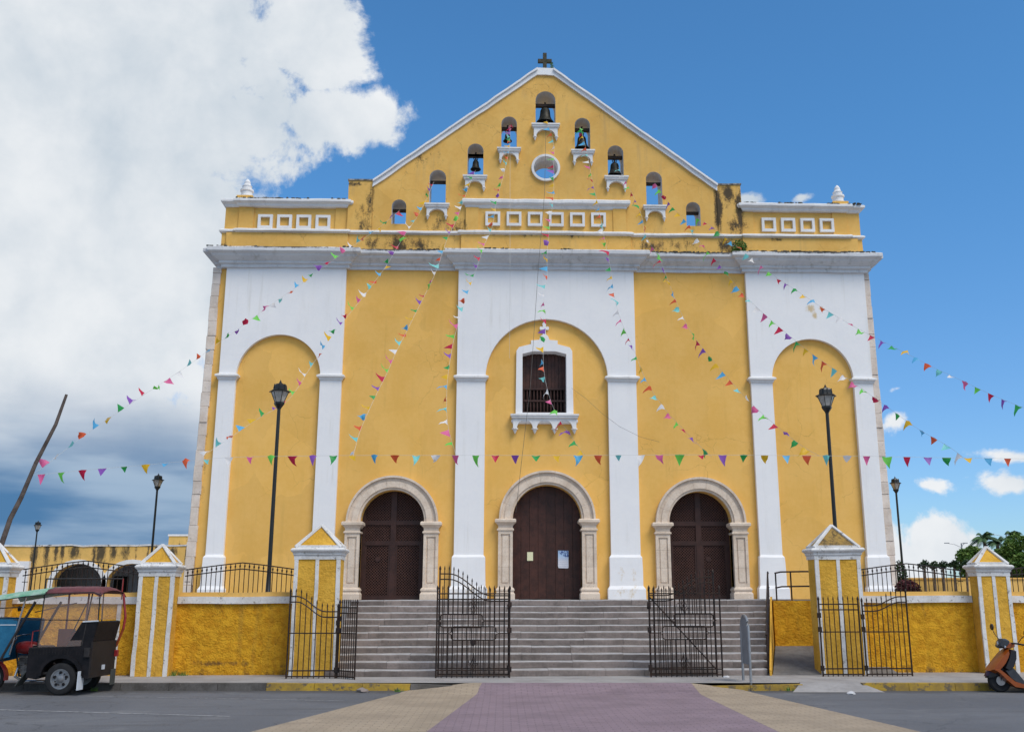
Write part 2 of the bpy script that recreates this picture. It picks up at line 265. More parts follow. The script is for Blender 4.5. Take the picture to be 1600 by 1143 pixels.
# ------------------------------------------------------------------ mesh helpers
from mathutils import noise as mnoise
ROUGH = dict(gable_coping=(.3,.02), gable_coping_top=(.3,.02), gable_coping_crust=(.3,.02), gable_peak=(.3,.02), parapet_cap=(.3,.016), cornice=(.35,.016), cornice_projection=(.35,.016),
    string_course=(.35,.016), attic_band=(.5,.016), pier_coping=(.25,.02), gable_pier=(.3,.02), white_band=(.22,.011), ledge=(.3,.014), wall_body=(.5,.014), roof_coping=(.8,.06),
    kerb_stone=(.25,.016), pilaster_base=(.25,.014), pilaster_cap=(.25,.012), capital=(.25,.012), step_block=(.22,.011), corner_core=(1,.01))
class MB:
    def __init__(s): s.v = []; s.f = []; s.mi = []; s.cur = 0
    def add(s, vs, fs, mi=None):
        k = len(s.v); s.v += [tuple(p) for p in vs]; s.f += [tuple(i+k for i in f) for f in fs]; s.mi += [s.cur if mi is None else mi]*len(fs); return s
    def box(s, x0, x1, y0, y1, z0, z1, j=0):
        c = [(x, y, z) for z in (z0, z1) for y in (y0, y1) for x in (x0, x1)]
        if j: c = [(x+random.uniform(-j, j), y+random.uniform(-j, j), z+random.uniform(-j, j)) for x, y, z in c]
        return s.add(c, [(0,2,3,1),(4,5,7,6),(0,1,5,4),(2,6,7,3),(0,4,6,2),(1,3,7,5)])
    def bbox(s, x0, x1, y0, y1, z0, z1, b=.01):   # box with the front (y0) edges chamfered
        return s.loft([(x0, x1, y0+b, z0), (x0, x1, y0+b, z0)], y1) if 0 else s._cham(x0, x1, y0, y1, z0, z1, b)
    def _cham(s, x0, x1, y0, y1, z0, z1, b):
        rings = [[(x0+b, y0, z0+b), (x1-b, y0, z0+b), (x1-b, y0, z1-b), (x0+b, y0, z1-b)],
                 [(x0, y0+b, z0), (x1, y0+b, z0), (x1, y0+b, z1), (x0, y0+b, z1)],
                 [(x0, y1, z0), (x1, y1, z0), (x1, y1, z1), (x0, y1, z1)]]
        v = [p for r in rings for p in r]; f = [(0,1,2,3), (11,10,9,8)]
        for k in range(2):
            for i in range(4): a = k*4+i; b2 = k*4+(i+1) % 4; f.append((a, a+4, b2+4, b2))
        return s.add(v, f)
    def loft(s, x0, x1, y0, y1, prof, back=False):   # prof [(p,z)] bottom to top, expands sides and front
        v = []; 
        for p, z in prof:
            yb = y1+(p if back else 0); v += [(x0-p, y0-p, z), (x1+p, y0-p, z), (x1+p, yb, z), (x0-p, yb, z)]
        n = len(prof); f = [(3,2,1,0), tuple(4*(n-1)+i for i in range(4))]
        for k in range(n-1):
            for i in range(4): a = 4*k+i; b = 4*k+(i+1) % 4; f.append((a, b, b+4, a+4))
        return s.add(v, f)
    def plate(s, outer, holes, y0, y1, mi_side=None, mi_hole=None):   # polygon in XZ extruded in Y
        loops = [outer]+holes; flat = [p for l in loops for p in l]; n = len(flat)
        tri = tessellate_polygon([[Vector((p[0], p[1], 0)) for p in l] for l in loops])
        v = [(x, y0, z) for x, z in flat]+[(x, y1, z) for x, z in flat]
        ff = []
        for a, b, c in tri:
            A, B, C = flat[a], flat[b], flat[c]
            cr = (B[0]-A[0])*(C[1]-A[1])-(B[1]-A[1])*(C[0]-A[0])
            if abs(cr) < 1e-12: continue
            if cr < 0: b, c = c, b
            ff += [(a, b, c), (c+n, b+n, a+n)]
        k = len(s.v); s.add(v, ff)
        o = 0
        for li, l in enumerate(loops):
            m = len(l); ar = sum(l[i][0]*l[(i+1) % m][1]-l[(i+1) % m][0]*l[i][1] for i in range(m))
            sg = (ar > 0) == (li == 0); mi = (mi_side if li == 0 else mi_hole)
            for i in range(m):
                a, b = k+o+i, k+o+(i+1) % m
                s.f.append((b, a, a+n, b+n) if sg else (a, b, b+n, a+n)); s.mi.append(s.cur if mi is None else mi)
            o += m
        return s
    def tube(s, pts, r, n=6, cap=True):
        pts = [Vector(p) for p in pts]; rs = r if isinstance(r, (list, tuple)) else [r]*len(pts); k = len(s.v); N = len(pts)
        for i, p in enumerate(pts):
            d = (pts[min(i+1, N-1)]-pts[max(i-1, 0)]).normalized(); a = d.cross(Vector((0, 0, 1)) if abs(d.z) < .9 else Vector((0, 1, 0))).normalized(); b = d.cross(a)
            for j in range(n): q = 2*PI*j/n+PI/n; s.v.append(tuple(p+a*math.cos(q)*rs[i]+b*math.sin(q)*rs[i]))
        for i in range(N-1):
            for j in range(n): a = k+i*n+j; b = k+i*n+(j+1) % n; s.f.append((a, b, b+n, a+n)); s.mi.append(s.cur)
        if cap:
            s.f.append(tuple(k+j for j in reversed(range(n)))); s.f.append(tuple(k+(N-1)*n+j for j in range(n))); s.mi += [s.cur]*2
        return s
    def lathe(s, prof, c=(0, 0, 0), n=16, axis='z', a0=0):
        k = len(s.v); m = len(prof)
        for r, z in prof:
            for j in range(n):
                q = 2*PI*j/n+a0; x, y = r*math.cos(q), r*math.sin(q)
                s.v.append((c[0]+x, c[1]+y, c[2]+z) if axis == 'z' else ((c[0]+x, c[1]+z, c[2]+y) if axis == 'y' else (c[0]+z, c[1]+x, c[2]+y)))
        for i in range(m-1):
            for j in range(n): a = k+i*n+j; b = k+i*n+(j+1) % n; s.f.append((a, b, b+n, a+n)); s.mi.append(s.cur)
        for i, rev in ((0, 1), (m-1, 0)):
            if prof[i][0] > 1e-4: s.f.append(tuple(k+i*n+j for j in (reversed(range(n)) if rev else range(n)))); s.mi.append(s.cur)
        return s
    def bar(s, a, b, w, h=None):  # square bar
        return s.tube([a, b], w*.7071, 4)
    def mesh(s, name, mats, smooth=False):
        me = bpy.data.meshes.new(name); me.from_pydata(s.v, [], s.f)
        for m in (mats if isinstance(mats, (list, tuple)) else [mats]): me.materials.append(m)
        me.polygons.foreach_set('material_index', s.mi); me.update()
        bm = bmesh.new(); bm.from_mesh(me); bmesh.ops.remove_doubles(bm, verts=bm.verts, dist=1e-5); bmesh.ops.recalc_face_normals(bm, faces=bm.faces); bm.to_mesh(me); bm.free()
        if smooth:
            me.polygons.foreach_set('use_smooth', [True]*len(me.polygons))
            if smooth != 1: me.set_sharp_from_angle(angle=math.radians(smooth))
        return me
    def build(s, name, mats, parent=None, smooth=False, kind=None, world=True, bevel=0):
        if name in ROUGH and world: return s.rough_build(name, mats, parent, smooth, kind)
        if parent and world:
            L = wloc(parent); s.v = [(x-L[0], y-L[1], z-L[2]) for x, y, z in s.v]
        o = bpy.data.objects.new(name, s.mesh(name, mats, smooth)); COL.objects.link(o)
        if parent: o.parent = parent
        if kind: o['kind'] = kind
        if bevel:
            b = o.modifiers.new('bevel', 'BEVEL'); b.width = bevel; b.segments = 2; b.limit_method = 'ANGLE'
        return o
def rough_build(s, name, mats, parent, smooth, kind):
    step, amp = ROUGH[name]; me = s.mesh(name, mats, smooth); bm = bmesh.new(); bm.from_mesh(me)
    lo = [min(v.co[i] for v in bm.verts) for i in range(3)]; hi = [max(v.co[i] for v in bm.verts) for i in range(3)]
    for ax_ in (0, 2):
        n = int((hi[ax_]-lo[ax_])/step); nv = Vector((0, 0, 0)); nv[ax_] = 1
        for k in range(1, n+1):
            c = Vector(lo); c[ax_] = lo[ax_]+(hi[ax_]-lo[ax_])*k/(n+1)
            bmesh.ops.bisect_plane(bm, geom=bm.verts[:]+bm.edges[:]+bm.faces[:], plane_co=c, plane_no=nv)
    L = wloc(parent) if parent else Vector((0, 0, 0))
    for v in bm.verts:
        p = v.co.copy(); d = mnoise.noise_vector(p*1.3)*amp+mnoise.noise_vector(p*4.1)*amp*.7; d.y *= .5; v.co = p+d-L
    bm.to_mesh(me); bm.free(); o = bpy.data.objects.new(name, me); COL.objects.link(o)
    if parent: o.parent = parent
    if kind: o['kind'] = kind
    return o
MB.rough_build = rough_build
def wloc(o):
    L = Vector((0, 0, 0))
    while o: L += o.location; o = o.parent
    return L
def thing(name, label, cat, loc=(0, 0, 0), rz=0, group=None):
    o = bpy.data.objects.new(name, None); COL.objects.link(o); o.location = loc; o.rotation_euler = (0, 0, rz); o.empty_display_size = .2
    o['label'] = label; o['category'] = cat
    if group: o['group'] = group
    return o
def tag(o, label, cat, group=None):
    o['label'] = label; o['category'] = cat
    if group: o['group'] = group
    return o
def structure(o): o['kind'] = 'structure'; return o
def inst(name, me, parent=None, loc=(0, 0, 0), rot=(0, 0, 0)):
    o = bpy.data.objects.new(name, me); COL.objects.link(o); o.location = loc; o.rotation_euler = rot
    if parent: o.parent = parent
    return o
def copy_tree(o, parent=None):
    c = o.copy(); COL.objects.link(c); c.parent = parent
    for ch in o.children: copy_tree(ch, c)
    return c
def arc(cx, cz, r, a0, a1, n, rz=None):
    rz = rz or r
    return [(cx+r*math.cos(a0+(a1-a0)*i/n), cz+rz*math.sin(a0+(a1-a0)*i/n)) for i in range(n+1)]
def arch_hole(cx, hw, z0, zap, n=16):    # ccw outline of an arched opening
    zs = zap-hw
    return [(cx-hw, z0), (cx+hw, z0)]+arc(cx, zs, hw, 0, PI, n)

# ------------------------------------------------------------------ ground, road, pavement
SW = .13; FL = 1.65
def kerbY(x): return -10.85-.05*x
g = MB(); g.add([(-400,-120,-.06),(400,-120,-.06),(400,900,-.06),(-400,900,-.06)], [(0,1,2,3)])
structure(g.build('ground', MT['concrete']))
g = MB(); g.add([(-90,-60,0),(90,-60,0),(90,kerbY(90)+1,0),(-90,kerbY(-90)+1,0)], [(0,1,2,3)])
structure(g.build('road', MT['road']))
xs = [-40,-12,-9,-6.2,-3.2,-2.0,2.2,3.3,3.7,4.4,5.4,6,9,12,40]
# height of the pavement edge along x (dropped at the crossing and at the driveway)
def edgez(x): return SW
g = MB()
for a, b in zip(xs[:-1], xs[1:]):
    g.add([(a,kerbY(a)+.14,SW),(b,kerbY(b)+.14,SW),(b,-8.2,SW),(a,-8.2,SW)], [(0,1,2,3)])
structure(g.build('sidewalk', MT['concrete']))
def kerb(name, x0, x1, m, z0=0, drop=(0, 0), label=None, n=1):
    for i in range(n):
        a = x0+(x1-x0)*i/n+.004; b = x0+(x1-x0)*(i+1)/n-.004
        za = SW+.002-drop[0]*(1-i/n)-drop[1]*(i/n); zb = SW+.002-drop[0]*(1-(i+1)/n)-drop[1]*((i+1)/n)
        o = MB().add([(a,kerbY(a),-.03),(b,kerbY(b),-.03),(b,kerbY(b)+.16,-.03),(a,kerbY(a)+.16,-.03),
                      (a,kerbY(a)+.02,za),(b,kerbY(b)+.02,zb),(b,kerbY(b)+.16,zb+.003),(a,kerbY(a)+.16,za+.003)],
                     [(0,3,2,1),(4,5,6,7),(0,1,5,4),(1,2,6,5),(2,3,7,6),(3,0,4,7)]).build('kerb_stone', m, kerbs, world=False); structure(o)
kerbs = bpy.data.objects.new('kerb', None); COL.objects.link(kerbs); structure(kerbs)
kerb('', -14, -5.75, MT['kerb'], n=9); kerb('', -5.75, -3.05, MT['kerb_y'], n=3, drop=(0, .02)); kerb('', -3.05, -1.9, MT['kerb'], n=1, drop=(.02, .05))
kerb('', 2.3, 4.25, MT['kerb_y'], n=2, drop=(.06, .02)); kerb('', 5.35, 7.9, MT['kerb_y'], n=3); kerb('', 7.9, 15, MT['kerb'], n=7)
# driveway apron to the ramp
a = MB(); a.add([(4.25,kerbY(4.25)+.16,SW+.004),(5.35,kerbY(5.35)+.16,SW+.004),(5.62,kerbY(5.6)-.35,.005),(3.95,kerbY(4)-.35,.005),(4.25,kerbY(4.25)+.3,SW+.004),(5.35,kerbY(5.35)+.3,SW+.004),
    (4.25,kerbY(4.25),-.02),(5.35,kerbY(5.35),-.02)], [(3,2,1,0),(0,1,5,4),(3,0,6),(2,7,1)])
structure(a.build('driveway_apron', MT['concrete']))
# crossing of coloured pavers: rises to the pavement between the dropped kerbs
def cross_z(x, y):
    k = max(0, min(1, (y-(kerbY(x)-.75))/.85)); side = max(0, min(1, (3.15-abs(x-.1))/1.1))
    return .006+(SW+.003-.006)*k*side
def xl(y, side):   # outer edge of the tan strips, drifting outward to the viewer
    f = (-10.7-y)/5.8
    return (-3.05-1.5*f) if side < 0 else (3.1+.85*f)
def pl(y, side):
    f = (-11.6-y)/5.0
    return (-1.8-.5*f) if side < 0 else (2.2)
for nm, fa, fb, m in (('crossing_tan_left', lambda y: xl(y,-1), lambda y: pl(y,-1), 'tan'), ('crossing_mauve', lambda y: pl(y,-1), lambda y: pl(y,1), 'pink'), ('crossing_tan_right', lambda y: pl(y,1), lambda y: xl(y,1), 'tan')):
    g = MB(); ys = [-26,-18,-14,-12.6,-12.2,-11.9,-11.75,-11.6,-11.45,-11.3,-11.15,-11.0,-10.85,-10.72]; nx = 9; vv = []
    for y in ys:
        for i in range(nx):
            x = fa(y)+(fb(y)-fa(y))*i/(nx-1); yy = y
            if y > -11.2 : yy = kerbY(x)+(y+10.85)*.9+.02
            vv.append((x, yy, cross_z(x, yy) if nm != 'x' else 0))
    g.add(vv, [(j*nx+i, j*nx+i+1, (j+1)*nx+i+1, (j+1)*nx+i) for j in range(len(ys)-1) for i in range(nx-1)])
    structure(g.build('crossing_paving', MT[m]))
# worn road lines
for (a, b, w) in (((-13,-12.6),(-5.3,-14.75),.07), ((-8.7,-11.5),(-4.0,-12.55),.045), ((8.5,-12.5),(16,-13.1),.07)):
    a = Vector((*a, .004)); b = Vector((*b, .004)); d = (b-a).normalized(); n = Vector((-d.y, d.x, 0))*w/2
    structure(MB().add([a-n, b-n, b+n, a+n], [(0,1,2,3)]).build('road_marking', MT['line']))
# raised atrium
g = MB(); g.box(-60,-4.9,-8.1,90,-.05,FL-.01); g.box(-4.9,5.0,-6.0,90,-.05,FL-.01); g.box(5.0,6.6,-6.22,90,-.05,FL-.01); g.box(6.6,70,-8.1,90,-.05,FL-.01)
structure(g.build('atrium_floor', MT['concrete']))

# ------------------------------------------------------------------ church
CH = thing('church', 'yellow and white colonial church front with bell gable and three arched doorways', 'church', (0, 0, FL))
YB = .14     # plane of the yellow bays
# yellow wall with door and window openings
doors = [(-4.68,.96,4.90),(0,1.045,5.07),(4.68,.96,4.88)]
holes = []
g = MB()
# bottom-open doorways are notched in the outline
out = [(-10.5, FL)]
for cx, hw, zap in doors:
    a = list(reversed(arc(cx, zap-hw, hw, 0, PI, 18))); out += [(cx-hw, FL)]+a+[(cx+hw, FL)]
out += [(10.45, FL), (10.45, 12.0), (-10.5, 12.0)]
wc = -.07
win = [(wc-.69,7.30),(wc+.69,7.30),(wc+.69,9.18),(wc+.35,9.27),(wc-.35,9.27),(wc-.69,9.18)]
g.plate(out, [win], YB, YB+.8, 0, 1)
g.build('facade_wall', [MT['yellow'], MT['white']], CH)
g = MB(); g.box(-10.3, 10.3, 1.06, 26, FL-.2, 12.2); g.build('nave', MT['ochre'], CH)
# three white bays with an arch in each
for cx, hw, x0, x1, zap in ((-8.35,1.3,-10.17,-6.39,9.74),(0,1.92,-2.81,2.81,10.31),(8.42,1.3,6.44,10.32,9.72)):
    g = MB(); zs = 8.4; hh = zap-zs
    a = [(cx-hw*math.cos(PI*i/28), zs+hh*math.sin(PI*i/28)) for i in range(29)]
    g.plate([(x0, FL), (cx-hw, FL)]+a+[(cx+hw, FL), (x1, FL), (x1, 11.98), (x0, 11.98)], [], 0, YB-.003)
    g.build('white_bay', MT['white'], CH, smooth=30)
    for p0, p1 in ((x0, cx-hw), (cx+hw, x1)):
        MB().loft(p0, p1, -.01, YB-.01, [(.0,8.27),(.03,8.30),(.03,8.33),(.07,8.37),(.10,8.38),(.10,8.43),(.02,8.47)]).build('pilaster_cap', MT['trim'], CH)
        MB().loft(p0+.0, p1, -.02, YB-.012, [(.12,FL),(.12,1.95),(.06,2.05),(.05,2.88),(.0,2.95)]).build('pilaster_base', MT['white'], CH)
# quoins
for sgn in (-1, 1):
    z = FL; i = 0
    while z < 11.9:
        h = min(random.uniform(.36,.55), 11.96-z); k = 1-(z-FL)/10.3      # the corner leans out slightly towards the base
        if sgn < 0: outer = -10.62-.16*k; inner = -10.37-.15*k+random.uniform(-.018,.018)
        else: outer = 10.52+.10*k; inner = 10.325+random.uniform(-.02,.0)
        x0, x1 = sorted((outer+random.uniform(-.012,.012), inner))
        MB()._cham(x0, x1, YB-.05+random.uniform(-.02,.01), YB+1.3, z+.003, z+h-.003, .010).build('quoin', MT['quoin'], CH)
        z += h; i += 1
MB().box(-10.6,-10.40,.3,1.5,FL,11.95).build('corner_core', MT['quoin'], CH)
# main cornice with break fronts
cp = [(.08,11.93),(.08,12.02),(.15,12.05),(.15,12.11),(.24,12.17),(.33,12.24),(.36,12.30),(.43,12.33),(.46,12.36),(.46,12.46),(.42,12.50)]
g = MB(); g.loft(-10.42, 10.42, .16, 1.3, cp)
g.build('cornice', MT['cornice'], CH)
for x0, x1 in ((-10.24,-6.37),(-2.84,2.84),(6.40,10.34)):
    MB().loft(x0, x1, 0.0, .5, [(p, z+.004) for p, z in cp]).build('cornice_projection', MT['cornice'], CH)
g = MB(); mr = random.Random(4)
for k in range(420):
    x = mr.uniform(-10.7, 10.6)
    if mnoise.noise(Vector((x*.9, 3, 0))) < (.12 if x < 2.9 else -.15): continue
    yy = (-.43 if (x < -6.2 or abs(x) < 2.9 or x > 6.2) else -.27)+mr.uniform(0, .06); w = mr.uniform(.015,.06); h = mr.uniform(.01,.035)
    g.box(x-w, x+w, yy-.02, yy+.06, 12.49, 12.505+h, .008)
g.build('moss_crust', MT['grime2'], CH, kind='stuff')
g = MB()
for k in range(260):
    sx = mr.choice((-1, 1)); u = mr.random(); x = sx*(6.5+4*u); z = 14.29+(.04 if sx > 0 else 0)
    if mnoise.noise(Vector((x*1.3, 9, 0))) < -.05: continue
    g.box(x-mr.uniform(.01,.04), x+mr.uniform(.01,.04), .0+mr.uniform(0,.05), .10, z+.02, z+.035+mr.uniform(0,.03), .006)
g.build('moss_crust', MT['grime2'], CH, kind='stuff')
# plinth band above the cornice
g = MB(); g.box(-10.46, 10.42, .16, 1.0, 12.49, 13.17); g.box(-2.76, 2.76, .08, .2, 12.495, 13.165); g.box(-10.3,-6.4,.10,.2,12.495,13.165); g.box(6.45,10.25,.10,.2,12.495,13.165)
g.build('attic_band', MT['ochre'], CH)
sp = [(0,13.16),(.03,13.18),(.08,13.20),(.08,13.25),(.03,13.29),(0,13.30)]
g = MB(); g.loft(-10.46, 10.42, .16, 1.0, sp); g.loft(-2.78, 2.78, .07, .3, [(p, z+.003) for p, z in sp]); g.loft(-10.0,-6.4,.10,.3,[(p, z+.003) for p, z in sp]); g.loft(6.5,10.0,.10,.3,[(p, z+.003) for p, z in sp])
g.build('string_course', MT['trim'], CH)
# parapets left and right
for s in (-1, 1):
    x0, x1 = sorted((s*6.44, s*10.42)); sh = .04 if s > 0 else 0
    g = MB(); g.box(x0, x1, .26, .95, 13.28, 14.10+sh)
    a, b = sorted((s*6.44, s*6.86)); g.box(a, b, .22, .3, 13.285, 14.09+sh)
    a, b = sorted((s*9.5, s*9.98)); g.box(a, b, .22, .3, 13.285, 14.09+sh)
    g.build('parapet', MT['ochre'], CH)
    pp = [(.0,14.07+sh),(.04,14.10+sh),(.06,14.15+sh),(.14,14.20+sh),(.16,14.22+sh),(.16,14.29+sh),(.12,14.32+sh)]
    g = MB(); g.loft(x0+.02, x1, .24, .95, pp); a, b = sorted((s*6.5, s*9.98)); g.loft(a, b, .16, .6, [(p, z+.004) for p, z in pp]); g.build('parapet_cap', MT['trim'], CH)
    zc = 13.58 if s < 0 else 13.66
    for k in range(4):
        cx = s*(7.25+.62*k) if s < 0 else (7.36+.645*k)
        q = .235
        MB().plate([(cx-q,zc-q),(cx+q,zc-q),(cx+q,zc+q),(cx-q,zc+q)], [[(cx-.15,zc-.15),(cx+.15,zc-.15),(cx+.15,zc+.15),(cx-.15,zc+.15)]], .17, .262).build('square_moulding', MT['trim'], CH)
    fx = s*9.86
    f = MB(); f.box(fx-.26, fx+.26, .3, .8, 14.30, 14.53+sh); f.build('finial_block', MT['ochre'], CH)
    f = MB(); f.lathe([(.21,0),(.21,.06),(.18,.08),(.18,.20),(.215,.22),(.215,.28),(.155,.30),(.15,.38),(.165,.40),(.12,.44),(.095,.52),(.10,.54),(.06,.62),(.0,.68)], (fx,.55,14.53+sh), 18)
    f.build('finial', MT['trim'], CH, smooth=40)
# centre parapet
g = MB(); g.box(-2.62, 2.62, .12, .30, 13.28, 14.12); g.box(-2.62,-2.2,.09,.3,13.29,14.11); g.box(2.2,2.62,.09,.3,13.29,14.11); g.build('centre_parapet', MT['ochre'], CH)
MB().loft(-2.60, 2.60, .12, .32, [(.0,14.08),(.04,14.12),(.05,14.17),(.13,14.22),(.15,14.25),(.15,14.34),(.12,14.38)]).build('parapet_cap', MT['trim'], CH)
for k in range(6):
    cx = -1.735+.69*k; zc = 13.71; q = .24
    MB().plate([(cx-q,zc-q),(cx+q,zc-q),(cx+q,zc+q),(cx-q,zc+q)], [[(cx-.16,zc-.155),(cx+.16,zc-.155),(cx+.16,zc+.155),(cx-.16,zc+.155)]], .035, .118).build('square_moulding', MT['trim'], CH)
# gable
W9 = [(-4.80,.235,13.53,14.38),(-3.56,.27,14.20,15.44),(-2.33,.262,15.20,16.40),(-1.22,.258,16.20,17.40),(0,.335,17.09,18.35),(1.235,.258,16.16,17.39),(2.33,.262,15.24,16.40),(3.59,.265,14.22,15.47),(4.86,.235,13.57,14.41)]
g = MB(); hl = [arch_hole(*w, n=12) for w in W9]+[arc(0,15.545,.402,0,2*PI*27/28,27)]
g.plate([(-5.66,13.2),(5.68,13.2),(5.68,14.86),(.27,18.98),(-.27,18.98),(-5.66,14.86)], hl, YB+.02, 1.05, 0, 1)
g.build('bell_gable', [MT['ochre'], MT['reveal']], CH)
MB().plate(arc(0,15.545,.475,0,2*PI*35/36,35), [arc(0,15.545,.40,0,2*PI*35/36,35)], YB-.06, YB+.3).build('round_window_ring', MT['trim'], CH, smooth=30)
for s in (-1, 1):
    a = Vector((s*5.68, 0, 14.86)); b = Vector((s*.27, 0, 19.0)); ex = .01
    up = Vector((0, 0, 1)); th = .27
    def rk(y0, y1, lo, hi, m, nm):
        g = MB(); v = []
        for y in (y0, y1):
            for p in (a, b): v += [(p.x, y, p.z-.06+lo), (p.x, y, p.z-.06+hi)]
        # order a-lo,a-hi,b-lo,b-hi
        g.add(v, [(0,2,3,1),(4,5,7,6),(0,4,6,2),(1,3,7,5),(0,1,5,4),(2,6,7,3)]); g.build(nm, m, CH)
    rk(.10, 1.12, .0, .16, MT['cope'], 'gable_coping'); rk(.03, 1.2, .162, .235, MT['cope'], 'gable_coping_top'); rk(.07, 1.16, .237, .25, MT['grime'], 'gable_coping_crust')
    x0, x1 = sorted((s*5.67, s*6.46)); g = MB(); g.box(x0, x1, .14, 1.15, 13.2, 15.02); g.build('gable_pier', MT['ochre'], CH)
    g = MB(); g.box(x0-.03, x1+.03, .11, 1.2, 15.022, 15.07); g.build('pier_coping', MT['grime'], CH)
g = MB(); g.box(-.272, .272, .098, 1.122, 18.93, 19.19); g.build('gable_peak', MT['cope'], CH)
# sills with scalloped brackets under the bell openings
def bracket(cx, hw, z0, arches, y0, depth, hz, name='bracket_sill', drop=.1):
    g = MB(); g.loft(cx-hw, cx+hw, y0-depth, y0+.05, [(0,z0-.10),(.02,z0-.08),(.02,z0-.03),(.05,z0-.02),(.05,z0+.03),(.03,z0+.035)])
    w = 2*hw-.06; x0 = cx-hw+.03; leg = .075*(hw/.4)**.5
    zt = z0-.10; zb = zt-hz
    pts = [(x0, zt), (x0, zb)]; n = arches; span = (w-leg)/n
    for k in range(n):
        lx = x0+k*span
        pts.append((lx+leg, zb)); r = (span-leg)/2; c = lx+leg+r
        rz_ = min(hz*.8, r*1.05)
        pts += [(c-r*math.cos(PI*i/12), zb+(hz*.82)*math.sin(PI*i/12)) for i in range(1, 12)]
        pts.append((lx+span, zb))
    pts += [(x0+w, zb), (x0+w, zt)]
    g.plate(pts[::-1], [], y0-depth*.8, y0+.02)
    for k in range(n+1):
        c = x0+k*span+leg/2
        g.lathe([(leg*.85,0),(leg*.85,-.03),(leg*.45,-.045),(leg*.45,-.06),(leg*.5,-.075),(.0,-.06-drop)], (c, y0-depth*.45, zb), 10)
    g.build(name, MT['trim'], CH)
for i, w in enumerate(W9):
    if i in (0, 8): continue
    bracket(w[0], w[1]+.09, w[2]-.03, 1, YB+.02, .15, .30 if i == 4 else .26)
for i in (0, 1, 2, 7, 8):
    w = W9[i]
    g = MB(); g.box(w[0]-w[1]-.02, w[0]+w[1]+.02, .42, .54, w[3]-w[1]-.08, w[3]-w[1]); g.build('opening_beam', MT['wood'], CH)
# cross on the peak
g = MB(); g.box(-.065,.065,.52,.64,19.24,20.02); g.box(-.24,.24,.525,.635,19.66,19.79); g.box(-.1,.1,.48,.68,19.19,19.25)
g.build('cross', mat('mossy_stone_cross', (.09,.075,.06), .95, .4, 10, (.03,.04,.025)), CH, bevel=.01)
# central window
g = MB()
g.plate([(wc-.90,7.24),(wc-.88,9.28),(wc-.80,9.40),(wc-.42,9.50),(wc-.42,9.62),(wc-.16,9.64),(wc-.12,9.76),(wc-.02,9.84),(wc+.02,9.84),(wc+.12,9.76),(wc+.16,9.64),(wc+.42,9.62),(wc+.42,9.50),(wc+.80,9.40),(wc+.88,9.28),(wc+.90,7.24)][::-1],
        [win], YB-.09, YB+.0)
c_ = wc+.0
g.plate([(c_-.05,9.83),(c_+.05,9.83),(c_+.04,9.98),(c_+.13,9.97),(c_+.15,10.02),(c_+.13,10.08),(c_+.04,10.07),(c_+.06,10.18),(c_+.0,10.25),(c_-.06,10.18),(c_-.04,10.07),(c_-.13,10.08),(c_-.15,10.02),(c_-.13,9.97),(c_-.04,9.98)], [], YB-.08, YB+.0)
WF = g.build('window_surround', MT['white'], CH)
bracket(wc, 1.01, 7.20, 3, YB, .22, .30, 'window_sill', .12)
g = MB(); g.loft(wc-.98, wc+.98, YB-.10, YB+.02, [(0,6.95),(.05,7.0),(.05,7.06),(.02,7.09)]); g.build('sill_moulding', MT['white'], CH)
x = wc-.69
while x < wc+.68:
    w = .115; MB().box(x+.004, min(x+w, wc+.69)-.004, YB+.30+random.uniform(0,.01), YB+.34, 8.12, 9.30).build('shutter_board', MT['brown2'], CH); x += w
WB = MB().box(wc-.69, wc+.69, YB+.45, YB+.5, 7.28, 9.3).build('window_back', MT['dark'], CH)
g = MB()
for z in (7.34, 7.72, 8.10): g.box(wc-.69, wc+.69, YB+.26, YB+.32, z, z+.05)
g.build('window_rail', MT['brown'], CH)
for k in range(13):
    xx = wc-.64+k*.1067; MB().lathe([(.014,0),(.02,.1),(.028,.2),(.02,.3),(.016,.35),(.02,.42),(.028,.55),(.02,.68),(.014,.76)], (xx, YB+.29, 7.36), 6).build('baluster', MT['brown'], CH)
